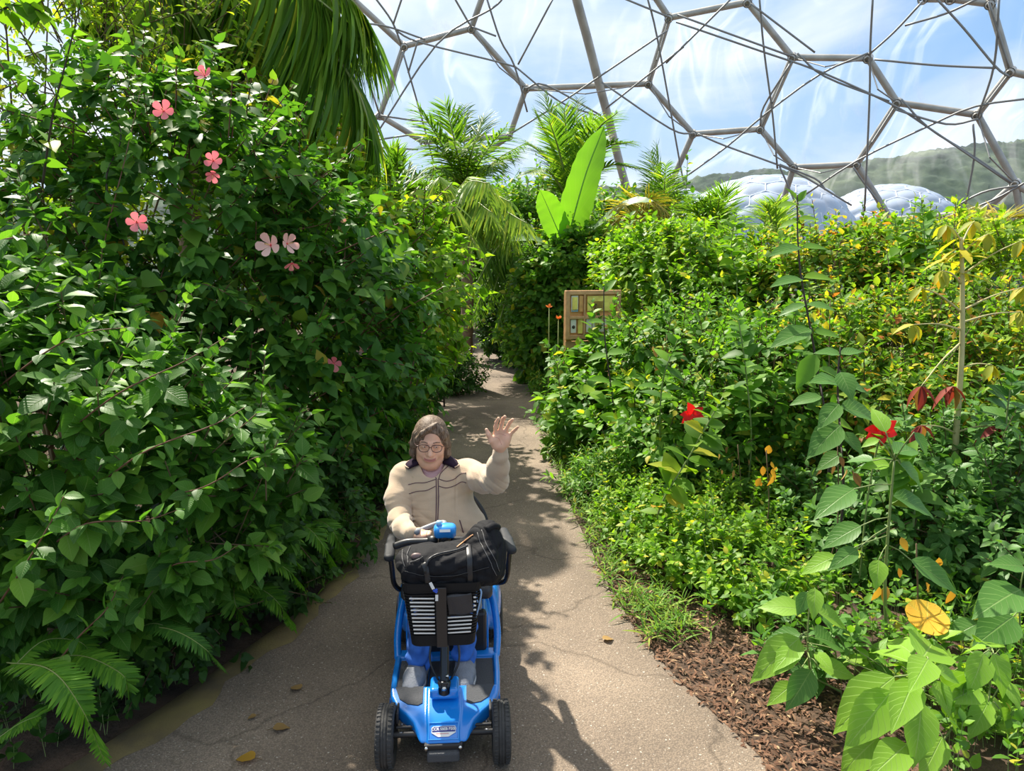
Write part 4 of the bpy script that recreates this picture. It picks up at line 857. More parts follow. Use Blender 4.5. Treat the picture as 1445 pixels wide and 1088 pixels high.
# bright foreground shrub, lower right
Y = 2.55
stemplant('broad_leaf_plant', 'bright sunlit plant with big veined leaves at the bottom right corner', 'plant', [(1300,1090,2.6),(1303,1000,2.5),(1306,930,2.5)],
  [((1300,990),(1297,1082),2.4,-.15), ((1258,975),(1194,1056),2.45,-.1), ((1262,955),(1166,1030),2.5,.0), ((1290,960),(1262,1025),2.4,-.15), ((1320,960),(1345,1010),2.5,-.1), ((1325,955),(1388,1052),2.5,.05), ((1285,935),(1225,905),2.6,.2), ((1300,930),(1330,890),2.6,.25),
   ((1320,945),(1362,960),2.5,.0), ((1280,1050),(1230,1092),2.35,-.1), ((1240,1040),(1180,1092),2.45,0), ((1330,1040),(1300,1100),2.35,-.1), ((1290,925),(1250,890),2.7,.2), ((1310,930),(1290,965),2.45,-.15)], M['leaf_big'], M['stem_green'], r=.007, W=1.0)
stemplant('broad_leaf_plant', 'bright plant with drooping toothed leaves at the right edge, just above the corner plant', 'plant', [(1392,1060,2.75),(1396,980,2.65),(1400,920,2.65)],
  [((1388,922),(1372,978),2.6,-.1), ((1402,922),(1425,985),2.6,-.1), ((1410,925),(1440,965),2.65,0), ((1392,915),(1350,915),2.65,.1), ((1400,915),(1382,890),2.7,.2), ((1415,960),(1445,1000),2.6,-.1), ((1380,970),(1345,985),2.6,-.1), ((1395,990),(1370,1040),2.6,-.1), ((1410,1000),(1440,1060),2.6,0)], M['leaf_big'], M['stem_green'], r=.006)
stemplant('broad_leaf_plant', 'plant with dark and lime leaves beside the mulch, left of the corner plant', 'plant', [(1150,990,3.05),(1140,920,2.95),(1142,850,2.95)],
  [((1128,900),(1060,958),2.9,-.1), ((1130,905),(1092,940),2.9,-.1), ((1145,945),(1112,1002),2.85,-.1), ((1130,895),(1075,900),2.95,.05), ((1140,835),(1125,868),2.9,-.05), ((1146,835),(1168,858),2.9,-.05), ((1150,830),(1150,872),2.85,-.1), ((1150,900),(1198,905),2.95,.1), ((1155,940),(1215,950),2.9,.0), ((1120,965),(1083,992),2.85,-.05), ((1130,860),(1070,850),2.95,.05), ((1155,865),(1205,880),2.95,.05), ((1150,920),(1178,945),2.85,-.1)], [M['leaf_big'], M['leaf_bigdark'], M['leaf_big']], M['stem_green'], r=.006)
stemplant('tall_leafy_stem', 'straight pale green stem with large dark leaves rising behind the corner plant', 'plant', [(1250,900,3.3),(1249,820,3.25),(1255,730,3.2),(1262,650,3.2)],
  [((1205,690),(1150,722),3.1,-.1), ((1215,742),(1158,768),3.1,0), ((1285,790),(1362,832),3.1,-.1), ((1240,790),(1238,830),3.1,-.1), ((1260,700),(1330,722),3.2,0), ((1255,655),(1215,655),3.2,0), ((1270,655),(1315,690),3.2,0), ((1232,650),(1190,645),3.2,.1), ((1262,640),(1300,625),3.2,.1), ((1290,610),(1315,642),3.1,-.05), ((1240,620),(1215,628),3.2,0), ((1250,610),(1232,570),3.2,.1), ((1180,785),(1128,805),3.1,0), ((1210,775),(1170,800),3.05,-.05)], [M['leaf_bigdark'], M['leaf_big'], M['leaf_bigdark']], M['stem_green'], r=.011)
stemplant('large_leaf_plant', 'dark plant with pale-veined arrow leaf at the right edge above the yellow leaf', 'plant', [(1445,960,3.1),(1440,900,3.05),(1438,840,3.05)],
  [((1440,832),(1378,860),3.0,-.1), ((1430,870),(1380,905),3.0,-.1), ((1445,800),(1400,790),3.05,0), ((1380,880),(1335,900),3.1,0)], M['leaf_bigdark'], M['stem_green'], W=1.2)
shrub('nettle_plant', 'dense patch of bright toothed leaves filling the lower right corner', 'plant', [E(1320,1010,2.95,95,60,.25), E(1230,1040,2.85,55,45,.2), E(1420,1040,2.8,70,70,.25)], BROAD, M['leaf_big'], .12, 42, k=7, tl=.10, upb=.9, W=.8, seed=41, stems=10, stem_r=.006, stemmat=M['stem_green'], layers=((1,1),(.75,.6)), shoots=.02)
shrub('nettle_plant', 'patch of mid-green leaves behind the plant left of the corner', 'plant', [E(1150,930,3.25,55,50,.2), E(1120,990,3.0,30,26,.12)], BROAD, M['leaf_bigdark'], .10, 50, k=7, tl=.09, upb=.8, W=.8, seed=42, stems=8, stem_r=.006, stemmat=M['stem_green'], layers=((1,1),(.75,.6)), shoots=.02)
shrub('meadow_grass', 'thin bright grass blades between the corner plant and the shaded shrub', 'grass', [E(1400,930,3.4,80,50,.3), E(1330,950,3.3,60,40,.25)], STRAP, M['grass'], .20, 60, k=6, tl=.06, upb=1.2, W=1.0, droop=.1, seed=43, stems=0, shoots=0, kind='stuff', layers=((1,1),(.6,.6)), foliage='blades')
# the round ochre leaf
c = at(1308, 872, 3.0); b0 = np.array([c[0]+.05, c[1]+.1, 0]); t = empty('yellow_leaf_plant', b0, 'single large round ochre-yellow lobed leaf held on a thin stalk in the right foreground', 'plant')
a_ = np.arange(7)*2*PI/7+.3; D = np.stack([np.cos(a_), np.sin(a_)*.75, np.sin(a_)*.45-.12], 1)
M['ochre_big'] = leafmat('ochre_leaf', [(0, (0.78,0.46,0.04)), (1, (0.86,0.54,0.06))], .35, .5, (1.1, 1, .6), vein=.3)
leaves('leaf', PETAL, np.repeat((c-b0)[None], 7, 0), D, np.tile([[0, -.5, 1.]], (7, 1)), .09, M['ochre_big'], t, 1.7); sweep('leaf_stalk', [np.zeros(3), (c-b0)*.5+[.03, .02, 0], c-b0], .004, M['stem_green'], t, 6)

# tall yellowing stalk with drooping yellow leaves and maroon seed leaves
pts = [(1345,668,4.6),(1350,600,4.6),(1357,500,4.6),(1358,400,4.6),(1356,335,4.6)]
P = [at(*p) for p in pts]; b0 = np.array([P[0][0], P[0][1], 0.]); t = empty('tall_stalk', b0, 'tall pale yellow stalk with bare side stalks and drooping yellow leaves, right side', 'plant')
PP = spline([b0]+P, 40); sweep('stem', PP-b0, np.linspace(.026, .011, len(PP)), M['stem_yellow'], t, 10)
for (sx, sy), (ex, ey), dl in [((1358,388),(1440,340),-.2), ((1358,438),(1445,405),.0), ((1356,440),(1300,405),-.2), ((1357,455),(1440,440),.3), ((1355,465),(1290,458),-.2), ((1356,400),(1330,382),-.2), ((1357,360),(1395,330),-.1), ((1350,610),(1408,602),-.2), ((1350,612),(1300,600),-.2), ((1354,485),(1300,545),-.3), ((1352,560),(1345,545),-.3), ((1356,340),(1335,318),-.1), ((1357,345),(1375,312),.1), ((1355,520),(1400,515),-.1)]:
    a = at(sx, sy, 4.6); b_ = at(ex, ey, 4.6+dl); m_ = (a+b_)/2+[0, 0, .02]; br = sweep('side_stalk', spline([a, m_, b_], 8)-b0, np.linspace(.007, .003, len(spline([a, m_, b_], 8))), M['stem_yellow'], t, 6)
    mar = (ex, ey) in ((1408, 602), (1300, 600), (1300, 545), (1345, 545))
    nn = 5; a_ = np.arange(nn)*2*PI/nn; D = np.stack([np.cos(a_)*.6, np.sin(a_)*.6, -np.ones(nn)], 1)+rng.normal(0, .35, (nn, 3))
    o = leaves('maroon_leaf' if mar else 'yellow_leaf', OVATE, np.repeat((b_-b0)[None], nn, 0), D, D*[1, 1, 0]+[0, -.2, .3], (.17 if mar else .12)*rng.uniform(.8, 1.1, nn), M['leaf_maroon' if mar else 'leaf_yellow'], br, .6 if mar else .8)
    o['label'] = 'drooping maroon leaf cluster' if mar else 'drooping yellow leaf cluster'
for k_ in range(16):
    a_ = rng.uniform(0, 6.28); s0 = P[-1]+[0, 0, -.03*k_*.5]; D = np.array([math.cos(a_), math.sin(a_), rng.uniform(-.5, .3)]); leaves('yellow_leaf', LANCE, [s0-b0], [D], [[0, 0, 1]], [rng.uniform(.13, .24)], M['leaf_yellow'], t, 1.5)
# slender dark stems with opposite leaves
stemplant('slender_stem_plant', 'tall thin dark stem topped by a fresh lime tuft against the large outside dome', 'plant', [(1170,640,4.9),(1150,500,4.9),(1132,400,4.9),(1126,340,4.9),(1125,275,4.9)],
  [((1126,285),(1112,262),4.9,0), ((1126,285),(1138,266),4.9,0), ((1126,290),(1100,285),4.85,-.1), ((1127,290),(1150,286),4.85,-.1), ((1127,310),(1158,305),4.9,0), ((1126,312),(1098,318),4.9,0), ((1130,350),(1088,352),4.85,-.1), ((1131,350),(1170,345),4.85,0), ((1133,395),(1090,395),4.85,-.1), ((1134,392),(1180,388),4.9,0), ((1138,430),(1180,432),4.9,-.1), ((1137,430),(1098,440),4.9,0), ((1145,465),(1090,480),4.85,-.1), ((1148,470),(1190,470),4.85,0), ((1152,500),(1125,545),4.8,-.1), ((1155,520),(1200,535),4.9,0), ((1160,560),(1115,565),4.8,0), ((1162,590),(1210,600),4.8,0)],
  [M['leaf_lime'], M['leaf_mid'], M['leaf_bigdark']], M['stem_dark'], r=.010, W=1.1, tm=OVATE)
stemplant('slender_stem_plant', 'thin dark upright stem crossing in front of the right end of the fruit sign', 'plant', [(868,600,6.6),(860,530,6.6),(853,470,6.6),(852,405,6.6)],
  [((853,410),(838,395),6.6,0), ((853,412),(868,392),6.6,0), ((853,455),(832,450),6.6,-.1), ((853,455),(878,462),6.6,0), ((856,500),(828,505),6.6,-.1), ((857,500),(886,492),6.6,0), ((862,540),(832,530),6.6,-.1), ((862,540),(892,545),6.6,0), ((866,575),(842,560),6.6,0), ((866,575),(900,580),6.6,0)], M['leaf_mid'], M['stem_dark'], r=.010, tm=OVATE, W=1.2)
stemplant('slender_stem_plant', 'dark branching stem with drooping grey-green leaves left of the tall pale stalk', 'plant', [(1190,700,4.2),(1186,620,4.2),(1182,540,4.2),(1186,490,4.2)],
  [((1186,500),(1150,492),4.2,0), ((1186,500),(1220,490),4.2,0), ((1184,540),(1148,530),4.15,-.1), ((1185,540),(1232,548),4.15,0), ((1184,570),(1155,600),4.1,-.1), ((1186,575),(1250,585),4.15,0), ((1186,600),(1140,640),4.1,-.1), ((1187,610),(1225,640),4.1,-.1), ((1188,640),(1150,660),4.1,0), ((1186,525),(1205,560),4.1,-.15)], M['leaf_bigdark'], M['stem_dark'], r=.010, W=1.05)
for lb, pts, mt, nl in [('leafy upright shoot poking above the right skyline between the two domes', [(1310,420,7.2),(1305,340,7.2),(1300,282,7.2)], 'leaf_mid', 20), ('feathery upright shoot at the right skyline beside the second dome', [(1275,420,7.4),(1268,350,7.4),(1262,305,7.4)], 'leaf_lime', 18),
        ('leafy shoot rising from the mottled shrub left of the large dome', [(1040,420,8.0),(1032,350,8.0),(1040,300,8.0)], 'leaf_lime', 18), ('shoot with long leaves in the middle of the right bank', [(930,640,5.6),(935,540,5.6),(960,470,5.6)], 'leaf_mid', 18), ('tall shoot with broad leaves right of the left red flower', [(1060,620,5.4),(1052,520,5.4),(1042,450,5.4)], 'leaf_mid', 18),
        ('shoot leaning right above the ground cover', [(930,720,4.6),(975,640,4.6),(1020,560,4.6)], 'leaf_mixed', 18), ('dark shoot at the right edge level with the maroon leaves', [(1425,680,4.4),(1420,600,4.4),(1430,520,4.4)], 'leaf_bigdark', 18), ('shoot with yellow-green leaves under the right red flower', [(1290,720,4.0),(1275,670,4.0),(1260,620,4.0)], 'leaf_mid', 16)]:
    stemplant('leafy_shoot', lb, 'plant', pts, [], M[mt], M['stem_green'], r=.009, W=1.15, tm=OVATE, spr=True, nl=nl, ll=.20)
for nm, px, py, Y, label in [('a', 977, 585, 5.3, 'red flower near the centre of the right bank, above the strap leaves'), ('b', 1243, 607, 3.9, 'bright red flower low between the dark stems and the pale stalk')]:
    c = at(px, py, Y); b0 = np.array([c[0], Y+.1, 0]); t = empty('red_flower_plant', b0, label, 'flower'); sweep('stem', spline([np.zeros(3), (c-b0)*.6+[0, .04, 0], c-b0], 10), .005, M['stem_green'], t, 6)
    D = np.array([[-1,-.2,.15],[-.8,-.3,-.35],[.6,-.3,.5],[.1,-.4,-1.],[.9,-.2,-.2],[-.3,-.3,.6]]); sz = .105 if nm == 'a' else .095
    for d in D: leaves('petal', OVATE, [c-b0], [d+rng.normal(0, .08, 3)], [[.1, -1, .4]], [sz*rng.uniform(.85, 1.1)], M['red_petal'], t, 1.25)
    a = sprigs(np.array([c-b0-[0, 0, .12]]), [[0, 0, 1.]], 8, .11, .1); leaves('foliage', OVATE, a[0], a[1], a[2], a[3], M['leaf_mid'], t, 1.2)
# orange flowers near the sign
for px, py, lb in [(775,434,'small orange flower spike left of the fruit sign, higher'), (788,450,'small orange flower spike left of the fruit sign, lower')]:
    c = at(px, py, 9.3); b0 = np.array([c[0], 9.35, 0]); t = empty('orange_flower', b0, lb, 'flower'); sweep('stem', [np.zeros(3), c-b0], .006, M['stem_green'], t, 5)
    D = rnd_unit(8)*.7+[0, 0, .7]; leaves('petals', LANCE, np.repeat((c-b0)[None], 8, 0), D, rnd_unit(8), .055, M['orange'] if 'orange' in M else M.setdefault('orange', leafmat('petal_orange', [(0, (.8,.22,.05)), (1, (.85,.32,.08))], .3, .5, (1.1, .8, .6))), t, 2)
# yellow and brown dead leaves hanging among the right bank
for px, py, Y, mt, s, lb in [(1080,660,4.6,'leaf_ochre',.13,'ochre dead leaves hanging at the dark hollow of the right bank'), (1180,650,4.1,'leaf_brown',.13,'brown dead leaves hanging under the dark branching stem'), (1290,800,3.3,'leaf_ochre',.12,'ochre dead leaf hanging beside the straight pale green stem'), (940,490,6.4,'leaf_brown',.14,'dry brown leaf heads in the middle of the right bank'), (1170,445,5.6,'leaf_yellow',.12,'yellow leaves around a dry seed head on the right bank'), (1040,650,5.0,'leaf_brown',.09,'small dry leaves by the dark hollow, left of the ochre ones')]:
    c = at(px, py, Y); b0 = np.array([c[0], Y+.05, 0]); t = empty('dead_leaf_stem', b0, lb, 'plant'); sweep('stem', spline([np.zeros(3), (c-b0)*.5+[.05, 0, 0], c-b0+[0, 0, .12]], 8), .004, M['twig'], t, 5)
    n = 9; leaves('dry_leaves', OVATE, c-b0+rng.normal(0, .07, (n, 3)), rnd_unit(n)*.5+[0, 0, -1], rnd_unit(n)+[0, -1, 0], s*rng.uniform(.4, .8, n), M[mt], t, .9)

# ---- fruit sign on its wooden frame
Ys = 8.3; tl_, tr_, bl_, br_ = at(800,413,Ys), at(872,406,Ys+.25), at(800,476,Ys), at(872,478,Ys+.25)
b0 = np.array([(tl_[0]+tr_[0])/2, Ys+.12, 0.]); wv = tr_-tl_; wd = np.linalg.norm(wv[:2]); yaw = math.atan2(wv[1], wv[0]); zt = tl_[2]; zb = bl_[2]
sg = empty('fruit_sign', b0, 'wooden information board with yellow and orange picture panels half hidden by leaves', 'sign', rz=yaw)
hh = zt-zb; zc = (zt+zb)/2
M['panel_orange'] = mat_simple('panel_orange', (0.72, 0.36, 0.12), .5, var=.25, vscale=9); M['panel_yellow'] = mat_simple('panel_yellow', (0.92, 0.66, 0.14), .5, var=.3, vscale=12)
M['panel_white'] = mat_simple('panel_white', (0.80, 0.76, 0.62), .5, var=.08, vscale=9); M['panel_blue'] = mat_simple('panel_blue', (0.18, 0.34, 0.45), .5); M['panel_dark'] = mat_simple('panel_dark', (0.06, 0.05, 0.04), .6)
box('back_board', (0, .02, zc), (wd, .03, hh), M['panel_orange'], sg)
for (cx, cz, sx, sz) in [(-wd/2, 0, .05, hh+.05), (wd/2, 0, .05, hh+.05), (0, hh/2, wd, .05), (0, -hh/2, wd, .05), (0, -.03, wd, .035), (-wd*.18, 0, .025, hh)]: box('frame_rail', (cx, -.01, zc+cz), (sx, .06, sz), M['wood'], sg, bevel=.006)
for nm, x, z, w, h, mt in [('picture_panel', -.36, .25, .13, .36, 'panel_white'), ('picture_panel', -.36, .25, .10, .30, 'panel_yellow'), ('picture_panel', -.36, .10, .12, .05, 'panel_blue'), ('picture_panel', -.24, .25, .07, .36, 'panel_orange'), ('picture_panel', .05, .25, .34, .34, 'panel_yellow'), ('picture_panel', .10, .20, .2, .2, 'panel_orange'), ('picture_panel', .32, .25, .2, .34, 'panel_yellow'),
        ('picture_panel', -.38, -.25, .10, .30, 'panel_white'), ('picture_panel', -.25, -.25, .09, .34, 'panel_yellow'), ('picture_panel', .12, -.23, .50, .34, 'panel_white')]:
    k_ = nm and (0 if w > .1 else 1)
    box(nm, (x*wd, -.012-.006*(mt in ('panel_yellow', 'panel_blue', 'panel_orange')), zc+z*hh), (w*wd, .012, h*hh), M[mt], sg)
for x, z, r_, mt in [(.10, -.22, .045, 'panel_yellow'), (.05, .17, .04, 'panel_dark'), (.2, -.15, .02, 'panel_orange'), (-.38, -.27, .02, 'panel_dark'), (.26, -.3, .03, 'panel_orange')]:
    V, F = lathe_arrays([(0.0001, -.024), (r_, -.024), (r_, -.012)], (x*wd, 0, zc+z*hh), 'y', 20); mesh_np('fruit_picture', V, F, M[mt], sg)
pa = np.array([(-.36+.02*math.sin(k), .25+.24*math.cos(k)*.5) for k in np.linspace(0, 6.28, 18, endpoint=False)]); 
for s_ in (-1, 1): box('post', (s_*wd*.44, .06, zt/2), (.07, .07, zt), M['wood'], sg, bevel=.008)
box('lower_board', (0, .03, zb-.12), (wd, .025, .14), M['wood'], sg)
box('dark_label', (wd*.22, .0, zb-.06), (wd*.3, .02, .10), M['panel_dark'], sg)

# tall sparse tree outside the frame on the left: its canopy dapples the path
# ------------------------------------------------------------------ smooth solid modelling: distance fields meshed with surface nets
CORN = np.array([[0,0,0],[1,0,0],[0,1,0],[1,1,0],[0,0,1],[1,0,1],[0,1,1],[1,1,1]])
EDG = np.array([[0,1],[2,3],[4,5],[6,7],[0,2],[1,3],[4,6],[5,7],[0,4],[1,5],[2,6],[3,7]])
class Solid:
    def __init__(s): s.p = []; s.disp = None
    def add(s, fn, k=0.02, op='u', glob=False): s.p.append((fn, k, op, glob)); return s
    def cap(s, a, b, ra, rb=None, k=0.02, op='u', sq=None):
        a = np.array(a, float); b = np.array(b, float); rb = ra if rb is None else rb; ba = b-a; L2 = ba @ ba+1e-12
        def fn(P):
            t = np.clip(((P-a) @ ba)/L2, 0, 1); return np.linalg.norm(P-a-t[:, None]*ba, axis=1)-(ra+(rb-ra)*t)
        return s.add(fn, k, op)
    def chain(s, pts, rs, k=0.02, op='u'):
        for i in range(len(pts)-1): s.cap(pts[i], pts[i+1], rs[i], rs[i+1], k, op)
        return s
    def ell(s, c, r, k=0.02, op='u', R=None):
        c = np.array(c, float); r = np.array(r, float); R = None if R is None else np.asarray(R)
        def fn(P):
            q = P-c
            if R is not None: q = q @ R
            k0 = np.linalg.norm(q/r, axis=1); k1 = np.linalg.norm(q/(r*r), axis=1)
            return np.where(k0 < 1e-6, -r.min(), k0*(k0-1)/np.maximum(k1, 1e-9))
        return s.add(fn, k, op)
    def box(s, c, b, rd=0.01, k=0.01, op='u', R=None):
        """b half sizes"""
        c = np.array(c, float); b = np.array(b, float)-rd; R = None if R is None else np.asarray(R)
        def fn(P):
            q = P-c
            if R is not None: q = q @ R
            q = np.abs(q)-b; return np.linalg.norm(np.maximum(q, 0), axis=1)+np.minimum(q.max(1), 0)-rd
        return s.add(fn, k, op)
    def plane(s, p, n, k=0.01, op='i'):
        p = np.array(p, float); n = nrm(np.array(n, float)); return s.add(lambda P: (P-p) @ n, k, op, True)
    def poly(s, pts, z0, z1, rd=0.01, k=0.01, op='u'):
        """plan outline extruded between z0 and z1"""
        V = np.array(pts, float)
        def fn(P):
            p = P[:, :2]; d = np.full(len(p), 1e9); sg = np.ones(len(p)); j = len(V)-1
            for i in range(len(V)):
                e = V[j]-V[i]; w = p-V[i]; bb = w-e*np.clip((w @ e)/(e @ e), 0, 1)[:, None]; d = np.minimum(d, (bb*bb).sum(1))
                c1 = p[:, 1] >= V[i][1]; c2 = p[:, 1] < V[j][1]; c3 = e[0]*w[:, 1] > e[1]*w[:, 0]
                fl = (c1 & c2 & c3) | (~c1 & ~c2 & ~c3); sg = np.where(fl, -sg, sg); j = i
            d2 = sg*np.sqrt(d)+rd; dz = np.abs(P[:, 2]-(z0+z1)/2)-(z1-z0)/2+rd
            return np.minimum(np.maximum(d2, dz), 0)+np.sqrt(np.maximum(d2, 0)**2+np.maximum(dz, 0)**2)-rd
        return s.add(fn, k, op)
    def ev(s, P, idx=None):
        d = np.full(len(P), 1e3)
        for i in (range(len(s.p)) if idx is None else idx):
            fn, k, op, _ = s.p[i]; v = fn(P)
            if op == 'u':
                h = np.maximum(k-np.abs(d-v), 0)/k; d = np.minimum(d, v)-h*h*k*.25
            else:
                w = -v if op == 's' else v; h = np.maximum(k-np.abs(d-w), 0)/k; d = np.maximum(d, w)+h*h*k*.25
        if s.disp is not None: d = d+s.disp(P)
        return d
    def mesh(s, name, lo, hi, h, mat, parent, B=14, sub=None):
        lo = np.array(lo, float); nb = np.ceil((np.array(hi)-lo)/(h*B)).astype(int); R = h*B*0.87
        bi = np.stack(np.meshgrid(*[np.arange(x) for x in nb], indexing='ij'), -1).reshape(-1, 3)
        cen = lo+(bi+.5)*B*h
        keep = np.abs(s.ev(cen)) < R*1.9+.012
        bi = bi[keep]; cen = cen[keep]
        pv = [p[0](cen) for p in s.p]
        ii = np.stack(np.meshgrid(*[np.arange(B+1)]*3, indexing='ij'), -1).reshape(-1, 3); st = np.array([(B+1)**2, B+1, 1]); loc = ii*h
        cells = np.stack(np.meshgrid(*[np.arange(B)]*3, indexing='ij'), -1).reshape(-1, 3); cid = cells @ st; co = CORN @ st
        BIG = 1 << 20; key = lambda g: (g[:, 0]*BIG+g[:, 1])*BIG+g[:, 2]
        K_, VV, QQ = [], [], []
        for n_, (b, c) in enumerate(zip(bi, cen)):
            idx = [i for i, p in enumerate(s.p) if p[3] or abs(pv[i][n_]) < R*1.6+p[1]+.01 or (pv[i][n_] < 0)]
            if not idx: continue
            g0 = b*B; v = s.ev(lo+g0*h+loc, idx); inside = v < 0
            if inside.all() or not inside.any(): continue
            cs = inside[cid[:, None]+co[None]]; act = cs.any(1) & ~cs.all(1); a = cells[act]
            cv = v[cid[act][:, None]+co[None]]; va, vb = cv[:, EDG[:, 0]], cv[:, EDG[:, 1]]; cr = (va < 0) != (vb < 0)
            t = np.where(cr, va/np.where(cr, va-vb, 1), 0); ca, cb = CORN[EDG[:, 0]], CORN[EDG[:, 1]]
            pt = ca[None]+(cb-ca)[None]*t[..., None]; pos = (pt*cr[..., None]).sum(1)/cr.sum(1)[:, None]
            K_.append(key(g0+a+1)); VV.append(lo+(g0+a+pos)*h)
            I3 = inside.reshape((B+1,)*3)
            for ax in range(3):
                sl = [slice(0, B)]*3; s2 = list(sl); s2[ax] = slice(1, B+1)
                A_ = I3[tuple(sl)]; Bn = I3[tuple(s2)]; w = np.argwhere(A_ != Bn)
                if not len(w): continue
                fl = A_[tuple(w.T)]; u_, v_ = (ax+1) % 3, (ax+2) % 3; eu = np.eye(3, dtype=int)[u_]; ev_ = np.eye(3, dtype=int)[v_]; g = g0+w+1
                q = np.stack([key(g-eu-ev_), key(g-ev_), key(g), key(g-eu)], 1); q[~fl] = q[~fl][:, ::-1]; QQ.append(q)
        K_ = np.concatenate(K_); VV = np.concatenate(VV); QQ = np.concatenate(QQ)
        o = np.argsort(K_); K_ = K_[o]; VV = VV[o]; j = np.searchsorted(K_, QQ); j = np.clip(j, 0, len(K_)-1); ok = (K_[j] == QQ).all(1)
        return mesh_np(name, VV, [j[ok]], mat, parent)
from mathutils.bvhtree import BVHTree
def bvh_of(o):
    me = o.data; return BVHTree.FromPolygons([v.co[:] for v in me.vertices], [p.vertices[:] for p in me.polygons])
def hit(bv, o, d):
    h_, n_, _, _ = bv.ray_cast(Vector(o), Vector(d)); return (np.array(h_), np.array(n_)) if h_ is not None else None
# scooter frame: origin on the ground under the front axle, +y towards the back of the scooter
SO = np.array([-0.275, 2.62, 0.0]); SYAW = math.radians(3.5); RZ = rotm('Z', SYAW)
def LP(px, py, yl):
    """local point seen at the pixel with local y = yl"""
    d = RZ.T @ ray(px, py); c = RZ.T @ (CAM-SO); return c+d*((yl-c[1])/d[1])
# ------------------------------------------------------------------ mobility scooter
BL = mat_simple('scooter_blue', (0.006, 0.20, 0.66), 0.25, spec=0.5, coat=0.6); M['blue'] = BL
M['blue_light'] = mat_simple('tiller_blue', (0.03, 0.30, 0.80), 0.3, coat=0.3)
M['black_plastic'] = mat_simple('black_plastic', (0.018, 0.018, 0.020), 0.42); M['black_gloss'] = mat_simple('black_gloss', (0.012, 0.012, 0.014), 0.25)
M['grip_mat'] = mat_simple('grip_mat', (0.055, 0.058, 0.065), 0.75, bump=.5, bscale=260); M['rubber'] = mat_simple('tyre_rubber', (0.035, 0.034, 0.033), 0.7, bump=.3, bscale=80, var=.3, vscale=20)
M['hub_grey'] = mat_simple('hub_grey', (0.30, 0.31, 0.33), 0.4, metal=.6); M['chrome'] = mat_simple('chrome', (0.75, 0.74, 0.7), 0.2, metal=1.0)
M['vinyl'] = mat_simple('seat_vinyl', (0.03, 0.03, 0.034), 0.5, bump=.2, bscale=120); M['arm_pad'] = mat_simple('arm_pad', (0.025, 0.027, 0.032), 0.6, spec=.3, bump=.08, bscale=200)
M['white_plastic'] = mat_simple('white_plastic', (0.75, 0.75, 0.73), 0.5); M['navy'] = mat_simple('label_navy', (0.02, 0.03, 0.20), 0.4); M['grey_plastic'] = mat_simple('grey_plastic', (0.22, 0.23, 0.25), 0.5)
S = empty('mobility_scooter', SO, 'bright blue four-wheeled mobility scooter with black front basket facing the camera on the path', 'mobility scooter', rz=SYAW)
def mo(name, parts, mat, parent, **k): V, F = join_arrays(parts); return mesh_np(name, V, F, mat, parent, **k)
# body shell, front: wings narrowing to a blunt nose
WH = [(.078,-.132),(.096,-.112),(.106,-.075),(.122,-.038),(.158,.002),(.200,.040),(.222,.085),(.228,.118),(.228,.135)]
W_ = WH+[(-a, b) for a, b in WH[::-1]]
sh = Solid().poly(W_, .12, .235, .014).plane((0, .135, .215), (0, -.25, 1), .012)
sh.plane((0, -.045, .172), (0, -.60, 1), .02)
sh.poly([(-.066,-.122),(.066,-.122),(.074,.12),(-.074,.12)], .12, .30, .008, .006).plane((0, .135, .222), (0, -.25, 1), .008).plane((0, -.045, .179), (0, -.60, 1), .02)
sh.plane((0, .0, .205), (0, -.26, 1), .01) if False else None
sh.box((0, .085, .235), (.060, .055, .024), .016, .010)         # raised housing round the column
sh.box((0, .055, .262), (.022, .045, .03), .008, .006, 's')
for s_ in (-1, 1): sh.ell((s_*.235, -.05, .085), (.075, .15, .085), .012, 's')
sh.mesh('front_shell', (-.25,-.17,.10), (.25,.16,.28), .0035, BL, S)
# label recess with lettering on the nose
def on_shell(bv, x, y): 
    h_ = hit(bv, (x, y, .6), (0, 0, -1)); return h_
bvS = bvh_of(bpy.data.objects['front_shell'])
ha, hb_ = on_shell(bvS, 0, -.110)[0], on_shell(bvS, 0, -.065)[0]
sl = math.atan2(hb_[2]-ha[2], hb_[1]-ha[1]); RL = rotm('X', sl)
cL = (ha+hb_)/2+[0, 0, .002]
fr_ = mo('label_surround', [box_arrays(cL+RL @ np.array([x, y, 0]), (w, h_, .004), RL, .0015) for x, y, w, h_ in [(-.058, .004, .004, .066), (.058, .004, .004, .066), (0, -.029, .12, .004), (0, .037, .12, .004)]], M['blue_light'], S, smooth=False)
lab = [(-.047,.014),(-.040,.020),(.046,.020),(.048,-.006),(.020,-.022),(-.020,-.022),(-.047,-.006)]
def flat_plate(name, pts, c, R, th, mat, parent):
    n_ = len(pts); V = np.array([(x, y, z) for z in (0, th) for x, y in pts]) @ R.T+c
    F = [np.stack([np.arange(n_), (np.arange(n_)+1) % n_, (np.arange(n_)+1) % n_+n_, np.arange(n_)+n_], 1), np.arange(n_)[::-1][None], (np.arange(n_)+n_)[None]]
    return mesh_np(name, V, F, mat, parent, smooth=False)
pl = flat_plate('label', lab, cL+RL @ np.array([0, .002, .001]), RL, .0018, M['white_plastic'], S); pl['label'] = 'white and navy badge with blocky lettering'
flat_plate('navy_band', [(-.044,-.003),(.046,-.003),(.046,.014),(.042,.0175),(-.038,.0175),(-.044,.012)], cL+RL @ np.array([0, .002, .003]), RL, .0008, M['navy'], pl)
